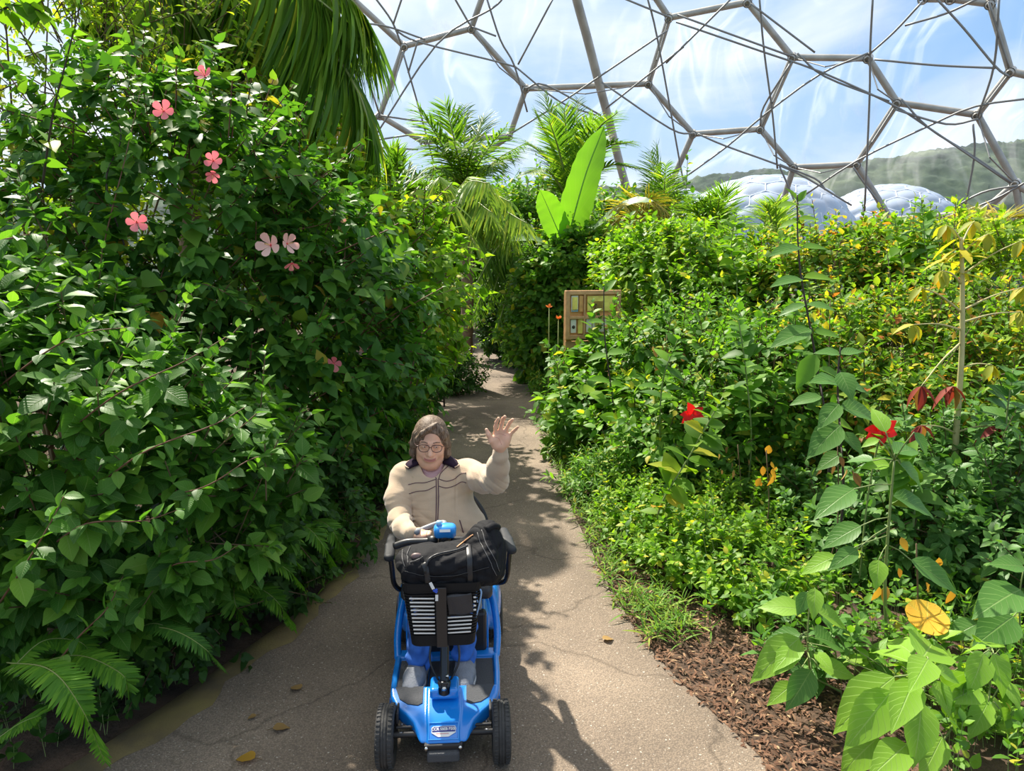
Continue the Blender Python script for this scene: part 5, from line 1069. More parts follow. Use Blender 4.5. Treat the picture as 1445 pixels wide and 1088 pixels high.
def text(name, s_, size, loc, R, mat, parent, th=.0006):
    cu = bpy.data.curves.new(name, 'FONT'); cu.body = s_; cu.size = size; cu.extrude = th; cu.align_x = 'CENTER'; cu.align_y = 'CENTER'; cu.materials.append(mat); cu.space_character = .95; cu.offset = size*.018
    o0 = bpy.data.objects.new('tmp_text', cu); C.objects.link(o0); me = bpy.data.meshes.new_from_object(o0.evaluated_get(bpy.context.evaluated_depsgraph_get())); bpy.data.objects.remove(o0)
    if not len(me.materials): me.materials.append(mat)
    o = bpy.data.objects.new(name, me); C.objects.link(o); o.parent = parent; o.location = loc; o.rotation_euler = Matrix(R.tolist()).to_euler(); return o
text('lettering', 'CCR SBEB P300', .0152, cL+RL @ np.array([.001, .0095, .0042]), RL, M['white_plastic'], pl)
mo('red_line', [box_arrays(cL+RL @ np.array([-.004, -.008, .0032]), (.05, .002, .0006), RL)], mat_simple('label_red', (.6, .1, .08), .5), pl)
# column boot and base
col = spline([(0, .052, .225), (0, .10, .30), (0, .20, .50), (0, .275, .70), (0, .30, .78)], 20)
sweep('steering_column', col, .019, M['black_gloss'], S, 16)
mo('column_clamp', [lathe_arrays([(.0001, -.028), (.026, -.028), (.030, -.01), (.024, .01), (.027, .03), (.0001, .03)], (0, .060, .245), 'z', 20), box_arrays((0, .045, .262), (.03, .02, .05), None, .006)], M['black_gloss'], S)
for pr_, cc_ in (([(.0001, -.004), (.009, -.004), (.009, .004), (.0001, .004)], (.0, .033, .262)), ([(.0001, -.006), (.006, -.006), (.006, .006), (.0001, .006)], (.012, .075, .292))):
    mo('clamp_bolt', [lathe_arrays(pr_, cc_, 'y', 12)], M['chrome'], S)
for x in (-.055, .055): sweep('cable', spline([(x*.4, .10, .25), (x*1.1, .13, .33), (x*.9, .17, .42), (x*.3, .2, .50)], 20), .0045, M['black_gloss'], S, 8)
# mats
for s_ in (-1, 1):
    pts = [(s_*.090, .130), (s_*.090, .045), (s_*.108, .034), (s_*.150, .042), (s_*.185, .068), (s_*.207, .130)]
    top = []
    for a_, b_ in pts:
        h_ = on_shell(bvS, a_, b_); top.append([a_, b_, h_[0][2] if h_ is not None else .215])
    top = np.array(top); n_ = len(top); lo_ = top-[0, 0, .004]; hi_ = top+[0, 0, .0035]; V = np.concatenate([lo_, hi_]); r_ = np.arange(n_)
    mesh_np('wing_mat', V, [np.stack([r_, (r_+1) % n_, (r_+1) % n_+n_, r_+n_], 1), (r_+n_)[None]], M['grip_mat'], S, smooth=False)
# floor pan with raised blue rims
fp = Solid().poly([(-.232,.12),(.232,.12),(.240,.30),(.240,.50),(-.240,.50),(-.240,.30)], .115, .178, .012)
fp.poly([(-.208,.145),(.208,.145),(.214,.30),(.214,.425),(-.214,.425),(-.214,.30)], .160, .25, .01, .006, 's')
fp.mesh('floor_pan', (-.26,.10,.10), (.26,.52,.20), .004, BL, S)
mo('floor_mat', [box_arrays((s_*.145, .285, .163), (.13, .27, .008), None, .004) for s_ in (-1, 1)]+[box_arrays((0, .285, .163), (.15, .24, .010), None, .004)], M['grip_mat'], S, smooth=False)
# rear body
rb_ = Solid().poly([(-.195,.50),(.195,.50),(.20,.75),(.19,1.10),(-.19,1.10),(-.20,.75)], .13, .36, .03)
for s_ in (-1, 1):
    rb_.ell((s_*.215, .93, .20), (.062, .20, .135), .03)
    rb_.ell((s_*.245, .93, .10), (.08, .15, .145), .012, 's')
    rb_.chain(spline([(s_*.230, .45, .165), (s_*.238, .54, .23), (s_*.226, .64, .32), (s_*.196, .76, .395)], 12), np.linspace(.017, .019, len(spline([(0,0,0)]*4, 12))), .0008)
rb_.mesh('rear_body', (-.30,.40,.08), (.30,1.16,.44), .005, BL, S)
box('battery_box', (0, .49, .27), (.37, .05, .20), M['black_plastic'], S, bevel=.015)
box('battery_cover', (0, .55, .385), (.33, .13, .06), M['grey_plastic'], S, bevel=.02)
# seat
st_ = Solid().box((0, .70, .455), (.215, .225, .035), .03).mesh('seat', (-.24,.45,.40), (.24,.95,.51), .006, M['vinyl'], S)
bk = Solid().box((-.03, .965, .67), (.165, .035, .17), .034, R=rotm('X', -.12)).mesh('backrest', (-.24,.86,.45), (.28,1.08,.90), .006, M['vinyl'], S)
sweep('backrest_trim', spline([LP(655, 690, .87), LP(668, 703, .86), LP(681, 722, .84), LP(688, 745, .82), LP(690, 775, .80), (.20, .80, .47)], 24), .013, M['arm_pad'], S, 10)
sweep('seat_post', [(0, .74, .34), (0, .74, .43)], .03, M['black_plastic'], S, 16)
for s_, pa in ((1, [LP(722, 776, .50), LP(711, 743, .74)]), (-1, [LP(549, 786, .46), LP(553, 766, .68)])):
    a_, b_ = pa; d_ = b_-a_; b_ = a_+nrm(d_*[1, 1, .0])*.25; 
    pd = Solid().chain([a_, (a_+b_)/2+[0, 0, .004], b_], [.024, .025, .022], .01); pd.plane(a_+[0, 0, .016], (0, 0, 1), .012); pd.plane(a_-[0, 0, .018], (0, 0, -1), .008)
    pd.mesh('armrest_pad', np.minimum(a_, b_)-.05, np.maximum(a_, b_)+.05, .004, M['arm_pad'], S)
    x0 = a_[0]-s_*.012; c_ = a_+(b_-a_)*.12
    P_ = spline([(c_[0]-s_*.004, c_[1], c_[2]-.01), (c_[0]-s_*.010, c_[1]+.005, c_[2]-.08), (c_[0]-s_*.015, c_[1]+.02, c_[2]-.15), (c_[0]-s_*.035, c_[1]+.06, c_[2]-.20), (s_*.19, c_[1]+.10, .44)], 24)
    sweep('armrest_bracket', P_, .012, M['black_gloss'], S, 10)
# wheels
def wheel(name, x, y, r, w, s_):
    hw = w/2; prof = [(r*.62, -hw*.72), (r*.80, -hw*.98), (r*.93, -hw*.92), (r*.985, -hw*.66), (r*.995, -hw*.40), (r*.965, -hw*.36), (r*.965, -hw*.28), (r, -hw*.24), (r, -hw*.05), (r*.968, -.001), (r, hw*.05), (r, hw*.24), (r*.965, hw*.28), (r*.965, hw*.36), (r*.995, hw*.40), (r*.985, hw*.66), (r*.93, hw*.92), (r*.80, hw*.98), (r*.62, hw*.72)]
    V, F = lathe_arrays(prof, (x, y, r), 'x', 72); t = mesh_np(name, V, F, M['rubber'], S)
    V, F = lathe_arrays([(.0001, s_*hw*.55), (r*.2, s_*hw*.6), (r*.25, s_*hw*.3), (r*.52, s_*hw*.35), (r*.62, s_*hw*.8), (r*.66, s_*hw*.75), (r*.60, -s_*hw*.7), (.0001, -s_*hw*.7)], (x, y, r), 'x', 40); mesh_np('hub', V, F, M['hub_grey'], t)
    # tread blocks across the shoulders
    for sx in (-1, 1):
      bl = []
      for k_ in range(40):
        a_ = k_*2*PI/40
        bl.append(box_arrays((x+sx*hw*.60, y+math.sin(a_)*r*.978, r+math.cos(a_)*r*.978), (hw*.42, .009, .008), rotm('X', -a_), .001, 1))
      mo('tread_blocks', bl, M['rubber'], t, smooth=False)
    return t
for s_ in (-1, 1):
    wheel('front_wheel', s_*.2285, -.045, .118, .074, s_); wheel('rear_wheel', s_*.238, .93, .125, .082, s_)
mo('front_axle', [tube_arrays([(-.2, -.045, .118)], [(.2, -.045, .118)], .012, .012, 12)[0:1]+([tube_arrays([(-.2, -.045, .118)], [(.2, -.045, .118)], .012, .012, 12)[1]],), tuple([tube_arrays([(-.19, -.03, .14)], [(.19, -.03, .14)], .006, .006, 8)[0], [tube_arrays([(-.19, -.03, .14)], [(.19, -.03, .14)], .006, .006, 8)[1]]])], M['black_plastic'], S)
sweep('rear_axle', [(-.23, .93, .125), (.23, .93, .125)], .015, M['black_plastic'], S, 12)
box('chassis', (0, .45, .10), (.16, 1.1, .05), M['black_plastic'], S, bevel=.01)
box('front_bumper', (0, -.135, .085), (.125, .03, .04), M['grip_mat'], S, bevel=.008); box('bumper_mount', (0, -.10, .112), (.15, .06, .03), M['black_plastic'], S, bevel=.005)
for s_ in (-1, 1):
    V, F = lathe_arrays([(.0001, -.004), (.007, -.003), (.008, .004), (.0001, .006)], (s_*.066, -.135, .117), 'y', 12); mesh_np('bolt', V, F, M['chrome'], S)
    mo('wheel_guard', [box_arrays((s_*.188, .055, .17), (.012, .15, .05), None, .005)], M['black_plastic'], S, smooth=False)
    for yy in (-.045, .01): V, F = lathe_arrays([(.0001, -.006), (.006, -.006), (.006, .006), (.0001, .006)], (s_*.172, yy, .125), 'x', 10); mesh_np('bolt', V, F, M['hub_grey'], S)
# tiller head and handlebars
th = LP(628, 749, .30); thc = th.copy()
hd = Solid().box(thc, (.048, .032, .026), .02, .01, R=rotm('X', .35)); hd.ell(thc+[0, -.005, .014], (.045, .03, .018), .012)
hd.mesh('tiller_head', thc-.08, thc+.08, .0028, M['blue_light'], S)
RH = rotm('X', PI/2-.55)
bvH = bvh_of(bpy.data.objects['tiller_head'])
hh_ = hit(bvH, thc+[0, -.3, .08], nrm(np.array([0, .3, -.075]))); hp_ = hh_[0] if hh_ is not None else thc+[0, -.03, .02]
flat_plate('head_label', [(-.022,-.006),(.024,-.006),(.024,.006),(-.022,.006)], hp_+[0, -.0015, .0], RH, .001, M['white_plastic'], S)
text('head_lettering', 'SSERIES', .0095, hp_+RH @ np.array([.001, 0, .0016]), RH, M['grey_plastic'], S, .0003)
V, F = lathe_arrays([(.0001, .012), (.008, .012), (.012, .006), (.012, -.006), (.0001, -.008)], thc+np.array([-.026, -.006, .036]), 'z', 20); o = mesh_np('dial_knob', V, F, mat_simple('dial_pale_blue', (.35, .6, .85), .35), S); 
GL = [LP(556, 771, .33), LP(575, 765, .325), LP(600, 764, .32), LP(616, 762, .32)]
sweep('handlebar', spline(GL, 16), .0155, M['black_plastic'], S, 14)
gr_ = LP(606, 764, .32); sweep('handlebar_collar', [LP(604, 763.5, .32), LP(618, 762, .32)], .022, M['black_plastic'], S, 14)
sweep('handlebar', spline([LP(636, 762, .32), LP(655, 762, .325), LP(675, 765, .33), LP(690, 770, .33)], 16), .0155, M['black_plastic'], S, 14)
sweep('head_mount', [col[-1], thc-[0, 0, .01]], .026, M['black_plastic'], S, 14)
sweep('control_lever', spline([LP(588, 751, .345), LP(592, 749, .38), LP(604, 744, .40), LP(618, 739, .40), LP(627, 738, .38), LP(626, 745, .34)], 20), .0125, M['grey_plastic'], S, 12)

# ------------------------------------------------------------------ front basket (carried by the scooter)
bz0, bz1 = .463, .735
bk_ = []
def ring(z, t): # t 0 bottom .. 1 top
    hw = .128+.030*t; y0 = .012-.035*t; y1 = .150+.035*t; r = .035
    pts = []
    for cx, cy, a0 in ((hw-r, y0+r, -90), (hw-r, y1-r, 0), (-hw+r, y1-r, 90), (-hw+r, y0+r, 180)):
        for a in np.linspace(a0, a0+90, 5): pts.append((cx+r*math.cos(math.radians(a)), cy+r*math.sin(math.radians(a)), z))
    return np.array(pts)
zs = np.linspace(0, 1, 22)
M['basket_mesh'] = mat_simple('basket_wire', (.010, .010, .011), .65, spec=.25)
# solid lower tub and top band
def band(name, t0, t1, th, mat, parent, floor=False):
    n_ = len(ring(0, 0)); R0, R1 = ring(bz0+(bz1-bz0)*t0, t0), ring(bz0+(bz1-bz0)*t1, t1); c_ = R0.mean(0)
    I0, I1 = R0+(c_*[1, 1, 0]+R0*[0, 0, 1]-R0)*th, R1+(c_*[1, 1, 0]+R1*[0, 0, 1]-R1)*th
    V = np.concatenate([R0, R1, I1, I0]); r_ = np.arange(n_); q = (r_+1) % n_; F = [np.stack([r_+a*n_, q+a*n_, q+((a+1) % 4)*n_, r_+((a+1) % 4)*n_], 1) for a in range(4)]
    F = [np.concatenate(F)]
    if floor: F.append(r_[::-1][None])
    return mesh_np(name, V, F, mat, parent, smooth=False)
bas = band('basket_tub', 0, .18, .04, M['basket_mesh'], S, True); bas['label'] = 'solid base of the black slatted basket'
band('basket_rim', .90, 1.03, .06, M['basket_mesh'], S)
for k_, t_ in enumerate(np.linspace(.20, .88, 15)): band('basket_slat', t_, t_+.028, .03, M['basket_mesh'], bas)
# pale lining bag strips seen through the slats
M['lining'] = mat_simple('pale_lining', (.72, .70, .66), .6)
def fy(t): return .012-.035*t
for side, x0, x1, ks in ((-1, -.128, -.030, range(10)), (1, .020, .125, range(5, 10))):
    for k_ in ks:
        t_ = .80-.064*k_; z_ = bz0+(bz1-bz0)*t_; sx = (x0*(1-.012*k_) if side < 0 else x0, x1 if side < 0 else x1*(1-.012*k_))
        o = mo('pale_slot', [box_arrays(((sx[0]+sx[1])/2, fy(t_)-.0015, z_), (sx[1]-sx[0], .003, .0062), rotm('Y', .035*-side), .001, 1)], M['lining'], bas, smooth=False)
for k_ in range(4): box('pale_slot', (.128, fy(.8)-.0015, bz0+(bz1-bz0)*(.80-.064*k_)), (.010, .003, .006), M['lining'], bas)
box('centre_strap', (-.003, -.022, .60), (.042, .006, .27), M['black_plastic'], S, R=rotm('X', .13), bevel=.002)
fl = Solid().box((.070, -.020, .655), (.052, .006, .045), .005, R=rotm('X', .15) @ rotm('Y', -.12)); fl.disp = lambda P: .003*np.sin(P[:, 0]*60+P[:, 2]*30)
fl.mesh('fabric_flap', (.0,-.05,.59), (.14,.02,.72), .003, M['vinyl'], S)
for s_ in (-1, 1): sweep('basket_bracket', [(s_*.04, .15, .58), (s_*.01, .235, .60)], .008, M['black_plastic'], S, 8)
# luggage tag and blue key loop
M['tag_blue'] = mat_simple('tag_blue', (.03, .09, .55), .4); M['cord_blue'] = mat_simple('cord_pale_blue', (.25, .42, .68), .5)
# ------------------------------------------------------------------ bag in the basket
M['bag'] = mat_simple('bag_nylon', (.010, .010, .012), .8, spec=.2, bump=.35, bscale=40)
M['bag_brown'] = mat_simple('bag_inner_brown', (.16, .105, .10), .5); M['zip_grey'] = mat_simple('zip_grey', (.10, .095, .095), .5)
bg0 = SO+RZ @ np.array([.03, .10, .73])
BAG = empty('black_holdall', bg0, 'bulky black holdall with carry straps sitting in the scooter basket', 'bag', rz=SYAW); bo = np.array([.03, .10, .73])
def BL_(p): return np.asarray(p, float)-bo
b = Solid()
b.box(BL_((.035, .105, .760)), (.19, .115, .074), .045, .03, R=rotm('Y', -.17))
b.ell(BL_((-.09, .10, .795)), (.10, .10, .045), .05); b.ell(BL_((.165, .14, .82)), (.075, .10, .10), .04); b.ell(BL_((.185, .16, .895)), (.038, .05, .03), .03); b.ell(BL_((.195, .13, .745)), (.06, .09, .075), .04)
b.ell(BL_((.02, .06, .80)), (.12, .08, .055), .05); b.ell(BL_((.225, .15, .82)), (.03, .05, .05), .03)
b.ell(BL_((.02, .04, .89)), (.09, .07, .03), .04, 's')
def bdisp(P):
    f = np.sin(P[:, 0]*38+P[:, 2]*46+3.5*np.sin(P[:, 0]*19-P[:, 2]*14+P[:, 1]*21)); return .0045*(1-np.abs(f))**2-.001+.0018*np.sin(P[:, 0]*45+7*np.sin(P[:, 2]*22+P[:, 1]*9))*np.cos(P[:, 2]*31+P[:, 0]*17)+.0015*np.sin(P[:, 0]*90-P[:, 2]*75+4*np.sin(P[:, 1]*30))
b.disp = bdisp
bm_ = b.mesh('bag_body', BL_((-.20,-.06,.66)), BL_((.30,.30,.99)), .0035, M['bag'], BAG); bvB = bvh_of(bm_)
def drape(pts, off=.003, d=(0, 1, -.25)):
    out = []
    for p in pts:
        q = BL_(p); h_ = hit(bvB, q-np.array(d)*.5, nrm(np.array(d, float)))
        out.append((h_[0]+h_[1]*off) if h_ is not None else q)
    return np.array(out)
def BP(px, py): return LP(px, py, .0)
def ribbon(name, P, w, th, mat, parent, up=(0, -1, .3)):
    V, F = sweep_arrays(P, 1.0, 8, flat=(w, th), up=up); return mesh_np(name, V, F, mat, parent)
def dp(px_list, off=.003, n=24):
    out = []
    for px, py in spline(np.array(px_list, float), n):
        d_ = RZ.T @ ray(px, py); c_ = RZ.T @ (CAM-SO)-bo; h_ = hit(bvB, c_, nrm(d_))
        if h_ is not None: out.append(h_[0]+h_[1]*off)
    return np.array(out)
for nm, pxs, w, mt in [('carry_strap', [(604,830),(603,812),(598,795)], .012, 'black_plastic'), ('carry_strap', [(664,838),(663,810),(662,780),(660,768)], .012, 'black_plastic'), ('piping', [(572,800),(568,785),(571,768),(578,762)], .0016, 'zip_grey'), ('piping', [(576,795),(575,783),(579,772)], .0016, 'zip_grey'), ('piping', [(579,794),(590,790),(597,786)], .0018, 'zip_grey'),
    ('piping', [(674,752),(680,770),(690,790),(700,812)], .0016, 'zip_grey'), ('piping', [(680,748),(686,768),(697,788),(704,806)], .0018, 'zip_grey'), ('orange_trim', [(645,773),(656,764),(668,755)], .0028, 'orange_trim'), ('seam', [(570,806),(600,812),(640,812),(690,800)], .0018, 'black_gloss')]:
    if mt == 'orange_trim' and mt not in M: M[mt] = mat_simple('orange_trim', (.75, .38, .18), .5)
    P_ = dp(pxs)
    if len(P_) > 3: ribbon(nm, P_, w, .0025 if w > .005 else w, M[mt], BAG) if w > .005 else sweep(nm, P_, w, M[mt], BAG, 8)
P_ = dp([(579,790),(584,782),(592,784),(595,790)], .001)
fp_ = Solid().ell(P_.mean(0), (.022, .012, .014), .01).mesh('brown_lining', P_.mean(0)-.04, P_.mean(0)+.04, .003, M['bag_brown'], BAG)
for pxs in ([(600, 808), (606, 790), (625, 782), (645, 778), (660, 772)],): sweep('strap_loop', dp(pxs, .006), .004, M['black_plastic'], BAG, 8)
sweep('handle_roll', spline([BL_((.175, .10, .910)), BL_((.205, .13, .915)), BL_((.225, .17, .895))], 10), .016, M['bag'], BAG, 12)
# tag + loop
c1 = LP(611, 828, -.045); c2_ = LP(616, 843, -.035)
TG = empty('luggage_tag', SO+RZ @ c1, 'white and blue paper tag hanging on the front of the black holdall', 'tag', rz=SYAW)
box('tag_paper', (-.004, -.001, .004), (.012, .0015, .030), M['white_plastic'], TG, R=rotm('Y', -.42), bevel=.0005); box('tag_paper', c2_-c1+[.001, -.004, 0], (.011, .0015, .026), M['white_plastic'], TG, R=rotm('Y', .03), bevel=.0005)
box('tag_clip', (c2_-c1)*.45+[.003, -.003, .003], (.018, .004, .010), M['tag_blue'], TG, R=rotm('Y', .6), bevel=.001); box('tag_clip', (c2_-c1)*.45+[.006, -.004, .008], (.012, .004, .008), M['tag_blue'], TG, R=rotm('Y', -.6), bevel=.001)
kp = [LP(674, 850, .0), LP(672, 838, .0), LP(675, 831, .0), LP(679, 834, .0), LP(678, 845, .0), LP(674, 862, .01), LP(671, 872, .02)]
k0 = kp[0]; KL = empty('cord_loop', SO+RZ @ k0, 'pale blue looped cord hanging from the side of the basket', 'cord', rz=SYAW); sweep('cord', spline([p-k0 for p in kp], 30), .0035, M['cord_blue'], KL, 8)
# ------------------------------------------------------------------ person seated on the scooter (scooter frame)
M['skin'] = mat_simple('skin', (0.74, 0.43, 0.29), 0.5, spec=.4, var=.10, vscale=22); M['skin'].node_tree.nodes['Principled BSDF'].inputs['Subsurface Weight'].default_value = .12
M['skin'].node_tree.nodes['Principled BSDF'].inputs['Subsurface Radius'].default_value = (.012, .004, .002)
M['lip'] = mat_simple('lips', (0.50, 0.19, 0.15), .45); M['fleece'] = mat_simple('fleece_beige', (0.53, 0.395, 0.27), 0.95, spec=.1, sheen=.4, bump=.22, bscale=260, var=.07, vscale=12)
M['collar_purple'] = mat_simple('collar_dark_purple', (0.022, 0.012, 0.026), .9, spec=.15); M['pipe_purple'] = mat_simple('piping_purple', (0.10, 0.045, 0.06), .8)
M['shirt'] = mat_simple('shirt_pink', (0.48, 0.29, 0.29), .9, bump=.3, bscale=150); M['denim'] = mat_simple('denim_blue', (0.03, 0.13, 0.48), .9, bump=.2, bscale=220, var=.35, vscale=14)
M['shoe'] = mat_simple('shoe_grey', (0.20, 0.215, 0.25), .8, bump=.4, bscale=160, var=.12, vscale=30); M['sole'] = mat_simple('shoe_sole', (0.45, 0.44, 0.46), .7)
m, nt, b_ = node_mat('hair'); tcn = nd(nt, 'ShaderNodeTexCoord'); mp_ = nd(nt, 'ShaderNodeMapping'); mp_.inputs['Scale'].default_value = (210, 210, 10); nt.links.new(tcn.outputs['Object'], mp_.inputs[0])
n_ = nd(nt, 'ShaderNodeTexNoise', inp={'Scale': 1.0, 'Detail': 3.0}); nt.links.new(mp_.outputs[0], n_.inputs['Vector']); r_ = ramp(nt, [(.3, (.07,.045,.030)), (.5, (.14,.095,.062)), (.68, (.28,.21,.155))]); nt.links.new(n_.outputs['Fac'], r_.inputs[0]); nt.links.new(r_.outputs[0], b_.inputs['Base Color'])
b_.inputs['Roughness'].default_value = .6; b_.inputs['Specular IOR Level'].default_value = .3; bp_ = nd(nt, 'ShaderNodeBump', inp={'Strength': .18, 'Distance': .002}); nt.links.new(n_.outputs['Fac'], bp_.inputs['Height']); nt.links.new(bp_.outputs[0], b_.inputs['Normal']); M['hair'] = m

PB = SO+RZ @ np.array([0, .70, .49]); pbl = np.array([0, .70, .49])
PE = empty('person', PB, 'smiling person with short brown hair, glasses and beige fleece jacket, waving from the scooter seat', 'person', rz=SYAW)
def q(p): return np.asarray(p, float)-pbl
H = np.array([-.075, .725, 1.125]); RHd = rotm('Z', .04) @ rotm('Y', .05) @ rotm('X', .10)
def h_(x, y, z): return q(H+RHd @ np.array([x, y, z]))
body = Solid()
# torso, hips, legs
body.ell(q((-.03, .76, .62)), (.15, .11, .16), .05); body.ell(q((-.05, .76, .86)), (.15, .09, .14), .06); body.ell(q((0, .74, .53)), (.16, .12, .09), .05)
SHL, SHR = (-.200, .745, .945), (.105, .745, .955)
ELL, ELR = (-.215, .575, .785), (.232, .535, .985)
WRL = (-.150, .385, .795); WRR = tuple(LP(706, 641, .43))
for a, c, d in ((SHL, ELL, WRL), (SHR, ELR, WRR)): body.chain([q(a), q(c), q(d)], [.045, .036, .024], .02)
body.cap(q((-.06, .76, .94)), q(a), .05, .045, .04); body.cap(q((-.06, .76, .94)), q(SHL), .05, .045, .04)
LEGS = [((-.080,.72,.53), (-.098,.38,.475), (-.120,.285,.235)), ((.080,.72,.53), (.075,.38,.475), (.080,.31,.235))]
for a, c, d in LEGS: body.chain([q(a), q(c), q(d)], [.075, .052, .034], .03)
SHOES = [((-.125,.285,.20), LP(580, 970, .15)), ((.085,.31,.20), LP(655, 968, .16))]
for (a, t_) in SHOES: body.chain([q(a), q((a[0]*.5+t_[0]*.5, (a[1]+t_[1])/2, .200)), q((t_[0], t_[1]+.03, .192))], [.03, .028, .022], .02)
# neck and head
body.cap(h_(0, .015, -.07), q((-.062, .755, .955)), .048, .055, .03)
body.ell(h_(0, .012, .030), (.074, .090, .088), .03, R=RHd); body.ell(h_(0, -.020, -.030), (.064, .062, .072), .03, R=RHd)
body.ell(h_(0, -.048, -.086), (.036, .030, .024), .028, R=RHd); body.ell(h_(0, -.010, -.100), (.050, .05, .03), .03, R=RHd)
for s_ in (-1, 1):
    body.ell(h_(s_*.036, -.050, -.032), (.025, .024, .022), .018, R=RHd); body.ell(h_(s_*.039, -.022, -.070), (.024, .030, .028), .02, R=RHd)
    body.ell(h_(s_*.029, -.092, .008), (.017, .018, .011), .012, 's', R=RHd)
    body.ell(h_(s_*.028, -.0735, .007), (.0155, .012, .0115), .004, R=RHd)
    body.cap(h_(s_*.014, -.083, .024), h_(s_*.044, -.070, .024), .007, .006, .014)
    body.cap(h_(s_*.017, -.080, -.0035), h_(s_*.038, -.074, -.002), .004, .004, .008)
    body.ell(h_(s_*.013, -.090, -.030), (.0085, .010, .008), .008, R=RHd); body.ell(h_(s_*.0075, -.100, -.038), (.004, .005, .003), .003, 's', R=RHd)
    body.ell(h_(s_*.077, .008, -.008), (.008, .018, .028), .008, R=RHd)
    body.cap(h_(s_*.018, -.092, -.034), h_(s_*.036, -.078, -.060), .0022, .0015, .006, 's')
body.chain([h_(0, -.080, .016), h_(0, -.092, -.008), h_(0, -.104, -.028)], [.007, .009, .0115], .012)
body.ell(h_(0, -.078, -.056), (.030, .016, .016), .015, R=RHd)
mouth = [h_(-.029, -.083, -.052), h_(-.015, -.0925, -.0575), h_(0, -.095, -.059), h_(.015, -.0925, -.0575), h_(.029, -.083, -.052)]
body.chain(mouth, [.002, .0026, .003, .0026, .002], .003, 's')
# raised left hand, palm to the camera
yh = .405
def hp(px, py, dy=0): return q(LP(px, py, yh+dy))
wr = q(WRR)
body.cap(wr, hp(706, 629, .0), .021, .024, .012)
for (x0, y0), (x1, y1) in [((699,627),(699,611)), ((705,629),(706,607)), ((711,629),(713,608)), ((715,627),(720,613))]: body.cap(hp(x0, y0, .004), hp(x1, y1, .002), .0135, .0105, .012)
body.ell(hp(699, 621, -.010), (.014, .012, .022), .014); body.ell(hp(714, 622, -.008), (.011, .010, .022), .014)
for pts, r0 in [([(699,611),(699,603),(700.5,596),(703.5,590.5)], .0078), ([(706,607),(708,598),(710,591),(712.5,588)], .0082), ([(713,608),(717,601),(720,595.5),(723.5,592)], .0078), ([(719.5,614),(724,609),(727.5,606),(731,602.5)], .0068)]:
    body.chain([hp(a, c_, d_) for (a, c_), d_ in zip(pts, (0, -.006, -.016, -.030))], [r0+.001, r0+.0004, r0, r0-.0012], .004)
body.chain([hp(699, 630, -.004), hp(693.5, 622, -.014), hp(689.5, 613.5, -.018), hp(686.5, 606.5, -.018)], [.0155, .0118, .0092, .0075], .012)
# right hand wrapped over the handlebar
gb = np.array(LP(592, 764.5, .322)); wl = np.array(WRL)
body.cap(q(wl), q(gb+[.0, .065, .018]), .023, .022, .012)
body.ell(q(gb+[.008, .045, .014]), (.038, .034, .016), .014, R=rotm('Z', .15))
for k_, dx in enumerate((-.020, -.003, .014, .031)):
    c_ = gb+np.array([dx, 0, 0]); body.chain([q(c_+[0, .036, .008]), q(c_+[.001, .024, -.012]), q(c_+[.002, .004, -.0245]), q(c_+[.002, -.015, -.021])], [.0098, .0088, .0082, .0072], .004)
body.chain([q(gb+[.034, .050, .020]), q(gb+[.042, .028, .028]), q(gb+[.040, .006, .0265])], [.0115, .0095, .0085], .010)
bd = body.mesh('body', q((-.32,.05,.14)), q((.32,.92,1.335)), .0024, M['skin'], PE)

# jacket
jk = Solid()
jk.ell(q((-.055, .735, .865)), (.178, .120, .150), .06); jk.ell(q((-.010, .69, .70)), (.205, .155, .155), .07); jk.ell(q((0, .70, .57)), (.205, .165, .09), .05); jk.ell(q((-.06, .745, .955)), (.115, .075, .055), .06)
jk.chain([q(SHL), q((-.232, .66, .865)), q(ELL), q((-.19, .47, .785)), q(WRL)], [.067, .060, .051, .043, .035], .03)
jk.chain([q(SHR), q((.180, .63, .965)), q(ELR), q(np.array(ELR)*.45+np.array(WRR)*.55), q(np.array(WRR)-[0, 0, .004])], [.068, .064, .056, .047, .034], .03)
jk.cap(q((-.06, .745, .95)), q(SHL), .06, .066, .05); jk.cap(q((-.06, .745, .95)), q(SHR), .06, .066, .05)
jk.cap(q(np.array(WRR)+[0, -.002, -.010]), q(np.array(WRR)+[0, 0, .012]), .0365, .034, .006)
# neck opening
nb_ = q((-.066, .735, 1.00)); jk.cap(nb_+[0, 0, .10], q((-.066, .70, .985)), .075, .052, .012, 's'); jk.cap(q((-.062, .60, 1.02)), q((-.048, .585, .915)), .064, .014, .008, 's')
def jd(P):
    p = P+pbl; d = np.zeros(len(P))
    # folds: around both elbows, underarm and across the belly
    for c_, ax, f, am, rad in [(ELR, (.6, -.2, .8), 150, .0055, .10), (ELL, (.1, -.6, -.8), 130, .0050, .11), ((.14, .66, .95), (1, -.3, .1), 120, .004, .08), ((-.10, .55, .74), (.5, .0, .85), 75, .0050, .11), ((.10, .57, .72), (-.6, .0, .8), 60, .0035, .10), ((-.02, .55, .65), (.05, 0, 1), 70, .005, .10)]:
        r = p-np.array(c_); w = np.exp(-(r*r).sum(1)/(2*(rad*.6)**2)); u = r @ nrm(np.array(ax, float))
        d += am*.8*w*((1-np.abs(np.sin(.5*u*f+1.3*np.sin(r[:, 0]*24+r[:, 2]*19+r[:, 1]*13))))**2*1.6-.35)
    # sewn panel seams beside the chest
    for sx in (-.155, .055):
        d += .003*np.exp(-((p[:, 0]-sx+.01*np.sin(p[:, 2]*9))/.004)**2)*(p[:, 1] < .70)*(p[:, 2] < .97)*(p[:, 2] > .72)
    d += .0012*np.sin(p[:, 0]*60+5*np.sin(p[:, 2]*25))*np.sin(p[:, 2]*48+p[:, 1]*40)
    return d
jk.disp = jd
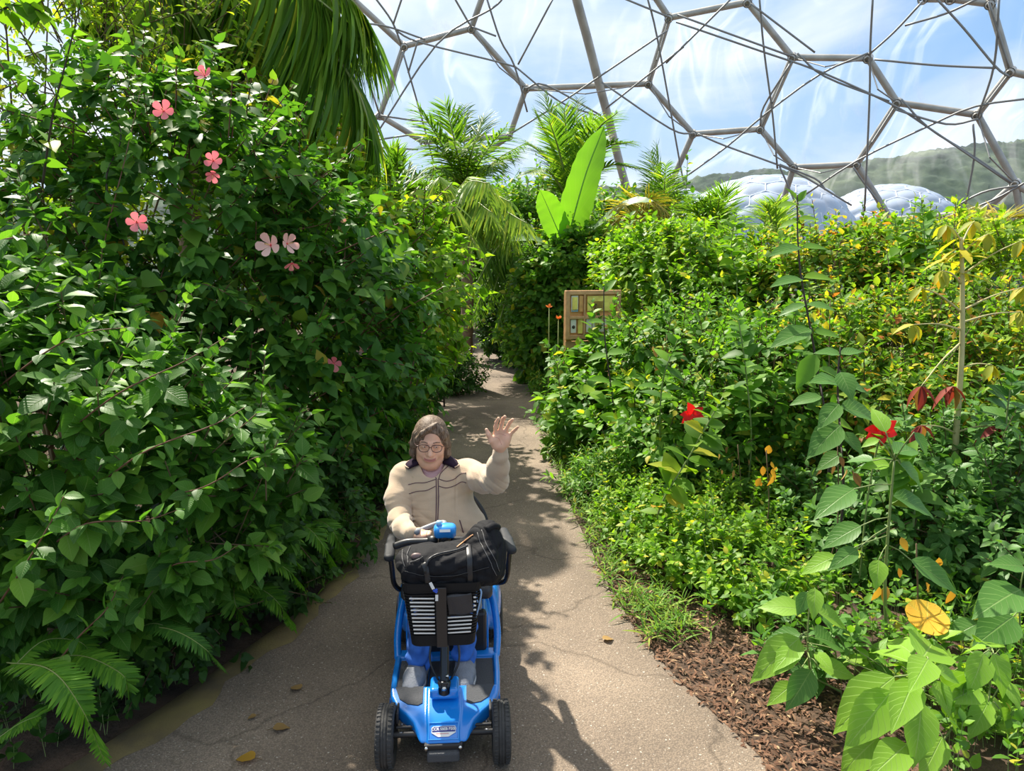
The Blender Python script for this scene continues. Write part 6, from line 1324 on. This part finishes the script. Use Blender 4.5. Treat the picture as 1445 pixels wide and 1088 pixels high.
jo = jk.mesh('jacket', q((-.34,.30,.46)), q((.34,.92,1.25)), .0032, M['fleece'], PE); bvJ = bvh_of(jo)
def jp(pxs, off=.0015, n=24, bv=None):
    out = []
    for px, py in spline(np.array(pxs, float), n):
        d_ = RZ.T @ ray(px, py); c_ = RZ.T @ (CAM-SO)-pbl; r_ = hit(bv or bvJ, c_, nrm(d_))
        if r_ is not None: out.append(r_[0]+r_[1]*off)
    return np.array(out)
for nm, pxs, r_, mt in [('zip', [(615.5,676),(615.8,700),(615.5,720),(615,738)], .0022, 'pipe_purple'), ('zip', [(618.3,676),(618.8,700),(618.3,720),(617.6,738)], .0022, 'pipe_purple'),
      ('chest_piping', [(576,684),(587,681.5),(600,681),(614.5,676.5)], .0018, 'pipe_purple'), ('chest_piping', [(577,697),(588,693.5),(602,692),(614.5,686)], .0018, 'pipe_purple'),
      ('chest_piping', [(619.5,676),(630,679),(641,676),(650,669),(658,667.5)], .0018, 'pipe_purple'), ('chest_piping', [(619.5,686),(630,688.5),(642,685),(651,680),(658,681)], .0018, 'pipe_purple'),
      ('front_piping', [(592,657),(603,661),(611,668),(616,676)], .0020, 'pipe_purple'), ('front_piping', [(619,676),(622,668),(630,660),(640,652)], .0020, 'pipe_purple'), ('pocket_zip', [(648.5,734),(651,742),(654,752)], .0025, 'pipe_purple')]:
    P_ = jp(pxs)
    if len(P_) > 3: sweep(nm, P_, r_, M[mt], jo, 8)
# open collar
def collar(sgn):
    rows = []
    for a in np.linspace(0, 1, 14):
        th = math.radians(90-a*128)          # from the back of the neck round to the front
        ci = np.array([-.068+sgn*.064*math.cos(th), .738+.060*math.sin(th), 1.058-.022*a]); fl = .036+.022*a
        co = np.array([-.068+sgn*(.066+fl)*math.cos(th)*1.12, .738+(.060+fl*.75)*math.sin(th)-.012*a, 1.030-.014*a])
        cb = co+[0, .0, -.007]
        rows.append([ci, (ci+co)/2+[0, 0, .010], co, cb, (ci+cb)/2-[0, 0, .004], ci-[0, 0, .012]])
    R_ = np.array(rows); n0, n1 = R_.shape[:2]; i_ = np.arange(n0-1)[:, None]*n1; k_ = np.arange(n1)[None]; k2 = (k_+1) % n1
    F = [np.stack([i_+k_, i_+k2, i_+n1+k2, i_+n1+k_], -1).reshape(-1, 4), np.arange(n1)[None], (np.arange(n1)+(n0-1)*n1)[None]]
    o = mesh_np('collar', R_.reshape(-1, 3)-pbl, F, M['collar_purple'], jo); o['label'] = 'dark purple fleece collar turned open'; sweep('collar_edge', R_[:, 2]-pbl, .0028, M['fleece'], o, 8)
collar(-1); collar(1)
# shirt
sh_ = Solid(); sh_.ell(q((-.060, .735, .895)), (.11, .098, .12), .04); sh_.cap(q((-.064, .745, .99)), h_(0, .012, -.118), .058, .053, .02); sh_.cap(q((-.068, .735, 1.0)), q((-.070, .733, 1.012)), .063, .060, .008)
sh_.ell(h_(0, -.06, -.06), (.07, .06, .072), .006, 's', R=RHd)
sh_.disp = lambda P: .0012*np.sin(P[:, 2]*260)
sh_.mesh('shirt', q((-.20,.60,.78)), q((.10,.86,1.05)), .003, M['shirt'], PE)
# trousers
tr = Solid(); tr.ell(q((0, .73, .545)), (.185, .14, .085), .05)
for (a, c, d), s_ in zip(LEGS, (-1, 1)):
    d2 = np.array(d)+[0, .0, .035]; tr.chain([q(a), q(c), q((np.array(c)+d2)/2+[s_*.004, .012, 0]), q(d2)], [.088, .062, .053, .052], .03)
    tr.cap(q(np.array(d)+[0, 0, .0]), q(np.array(d)+[0, 0, .05]), .052, .050, .01); tr.cap(q(np.array(d)+[0, 0, -.09]), q(np.array(d)+[0, 0, -.052]), .065, .065, .004, 's')
def td(P):
    p = P+pbl; w = np.clip((.46-p[:, 2])/.2, 0, 1); return .0055*w*np.sin(p[:, 2]*105+3*np.sin(p[:, 0]*30+p[:, 1]*22))+.002*np.sin(p[:, 0]*70+p[:, 2]*40)
tr.disp = td
tr.mesh('trousers', q((-.25,.18,.17)), q((.25,.92,.66)), .004, M['denim'], PE)
# shoes
for (a, t_), (kx) in zip(SHOES, (-1, 1)):
    a = np.array(a); t_ = np.array(t_); d_ = nrm((t_-a)*[1, 1, 0]); zf = .168
    toe = np.array([a[0]+d_[0]*.145, a[1]+d_[1]*.145, zf]); heel = a-d_*.06; mid = a+d_*.07
    so = Solid().chain([q((heel[0], heel[1], zf+.032)), q((mid[0], mid[1], zf+.030)), q((toe[0], toe[1], zf+.024))], [.036, .040, .040], .03)
    so.cap(q((a[0], a[1], zf+.035)), q((a[0], a[1]+.005, zf+.085)), .040, .036, .03); so.ell(q(mid+[0, 0, zf+.045-mid[2]]), (.036, .05, .030), .03); so.plane(q((0, 0, zf+.012)), (0, 0, -1), .004)
    so.plane(q((toe[0], toe[1], zf+.060)), nrm(d_*.55+np.array([0, 0, 1.])), .03)
    lo_ = np.minimum(np.minimum(heel, toe), a)-.06; hi_ = np.maximum(np.maximum(heel, toe), a)+.06; lo_[2] = zf; hi_[2] = zf+.14
    sho = so.mesh('shoe', lo_-pbl, hi_-pbl, .003, M['shoe'], PE)
    sl_ = Solid().chain([q((heel[0], heel[1], zf+.012)), q((mid[0], mid[1], zf+.012)), q((toe[0], toe[1], zf+.012))], [.040, .043, .046], .03); sl_.plane(q((0, 0, zf+.020)), (0, 0, 1), .004); sl_.plane(q((0, 0, zf+.001)), (0, 0, -1), .004)
    sl_.mesh('sole', lo_-pbl-[0, 0, .01], hi_-pbl, .003, M['sole'], sho)
# hair: a chin-length bob with a side-swept fringe
hr = Solid(); hr.ell(h_(0, .018, .036), (.083, .100, .092), .03, R=RHd); hr.ell(h_(0, .045, -.030), (.082, .072, .080), .03, R=RHd)
for s_ in (-1, 1): hr.chain([h_(s_*.070, -.016, .045), h_(s_*.080, -.010, -.005), h_(s_*.082, -.006, -.052), h_(s_*.074, .0, -.084)], [.018, .017, .016, .009], .018)
hr.ell(h_(.0, -.088, -.035), (.0615, .085, .078), .006, 's', R=RHd); hr.ell(h_(.012, -.098, .036), (.052, .050, .036), .008, 's', R=RHd @ rotm('Y', .35)); hr.ell(h_(0, -.01, -.118), (.060, .11, .055), .01, 's', R=RHd)
hr.chain([h_(.026, -.048, .108), h_(-.008, -.074, .094), h_(-.040, -.074, .070), h_(-.063, -.055, .032), h_(-.070, -.036, -.01)], [.008, .009, .010, .009, .008], .014); hr.chain([h_(.028, -.048, .107), h_(.050, -.060, .080), h_(.064, -.054, .045), h_(.070, -.040, .008)], [.009, .011, .010, .009], .012)
def hd_(P):
    v = (P-h_(.028, -.03, .10)) @ RHd; a = np.arctan2(v[:, 0], v[:, 1]+.001); return .0005*np.sin(a*58+v[:, 2]*40)+.0004*np.sin(a*117+v[:, 2]*22)
hr.disp = hd_
hr.mesh('hair', q((-.20,.55,.98)), q((.06,.90,1.30)), .0024, M['hair'], PE)
# lips, eyes, brows, glasses
lp = sweep('lips', spline([m_+(RHd @ np.array([0, -.0005, -.0038])) for m_ in mouth], 16), np.array([.0012]+[.0034]*(len(spline(mouth, 16))-2)+[.0012]), M['lip'], PE, 8)
sweep('lips', spline([m_+(RHd @ np.array([0, -.0002, .0036])) for m_ in mouth], 16), np.array([.001]+[.0024]*(len(spline(mouth, 16))-2)+[.001]), M['lip'], PE, 8)
M['eye_white'] = mat_simple('eye_white', (.75, .70, .66), .2); M['iris'] = mat_simple('iris', (.07, .06, .045), .2); M['frame_brown'] = mat_simple('glasses_frame', (.06, .022, .022), .3)
def ball(name, c, r, mat, parent, sc_=(1, 1, 1)):
    bm = bmesh.new(); bmesh.ops.create_uvsphere(bm, u_segments=20, v_segments=12, radius=r); V, F = bm_arrays(bm); return mesh_np(name, V*np.array(sc_) @ RHd.T+c, F, mat, parent)
G_ = np.array([0, 0, 0])
gl = None
M['lens'] = bpy.data.materials.new('spectacle_lens'); M['lens'].use_nodes = True; nt = M['lens'].node_tree; nt.nodes.remove(nt.nodes['Principled BSDF'])
tr_ = nd(nt, 'ShaderNodeBsdfTransparent'); gs = nd(nt, 'ShaderNodeBsdfGlossy', inp={'Roughness': .05}); mxs = nd(nt, 'ShaderNodeMixShader'); mxs.inputs[0].default_value = .10
nt.links.new(tr_.outputs[0], mxs.inputs[1]); nt.links.new(gs.outputs[0], mxs.inputs[2]); nt.links.new(mxs.outputs[0], nt.nodes['Material Output'].inputs['Surface'])
for s_ in (-1, 1):
    e = ball('eye', h_(s_*.028, -.0775, .0065), .0098, M['eye_white'], PE, (1.1, 1, .42)); ball('iris', h_(s_*.028+.001, -.0848, .006), .0040, M['iris'], e, (1, .7, .75))
    sweep('upper_lid', spline([h_(s_*.0165, -.0835, .005), h_(s_*.024, -.0875, .0105), h_(s_*.032, -.0865, .0105), h_(s_*.041, -.079, .004)], 12), .0018, M['skin'], e, 6)
    sweep('eyebrow', spline([h_(s_*.013, -.0905, .027), h_(s_*.028, -.088, .031), h_(s_*.044, -.076, .027)], 10), .0022, M['hair'], PE, 6)
    pts = [(x*.024, z*.0165) for x, z in [(-1,.55),(-.6,1),(0,1.06),(.6,1),(1,.6),(1.0,-.2),(.7,-.85),(0,-1.05),(-.65,-.9),(-1,-.2)]]
    rim = spline([h_(s_*(.030)+x, -.103+abs(x+s_*.006)*.22, .004+z) for x, z in pts], 40, closed=True)
    g_ = sweep('glasses_rim', rim, .0017, M['frame_brown'], PE, 8, closed=True)
    cc = rim.mean(0); n_ = len(rim); k_ = np.arange(n_); mesh_np('lens', np.concatenate([[cc], rim]), [np.stack([0*k_, 1+k_, 1+(k_+1) % n_], 1)], M['lens'], g_)
    sweep('glasses_arm', spline([h_(s_*.054, -.096, .012), h_(s_*.070, -.075, .012), h_(s_*.078, -.02, .010), h_(s_*.079, .01, .006)], 12), .0016, M['frame_brown'], g_, 6)
sweep('glasses_bridge', spline([h_(-.0065, -.1035, .010), h_(0, -.1065, .0125), h_(.0065, -.1035, .010)], 8), .0016, M['frame_brown'], PE, 6)
# fingernails and ring of the waving hand are turned away; palm crease lines
for pxs in ([(700,613),(706,612),(714,615)], [(699,617),(704,619),(708,628)]):
    P_ = jp(pxs, -.0004, 12, bvh_of(bd))
    if len(P_) > 3: sweep('palm_crease', P_, .0011, M['lip'], PE, 5)
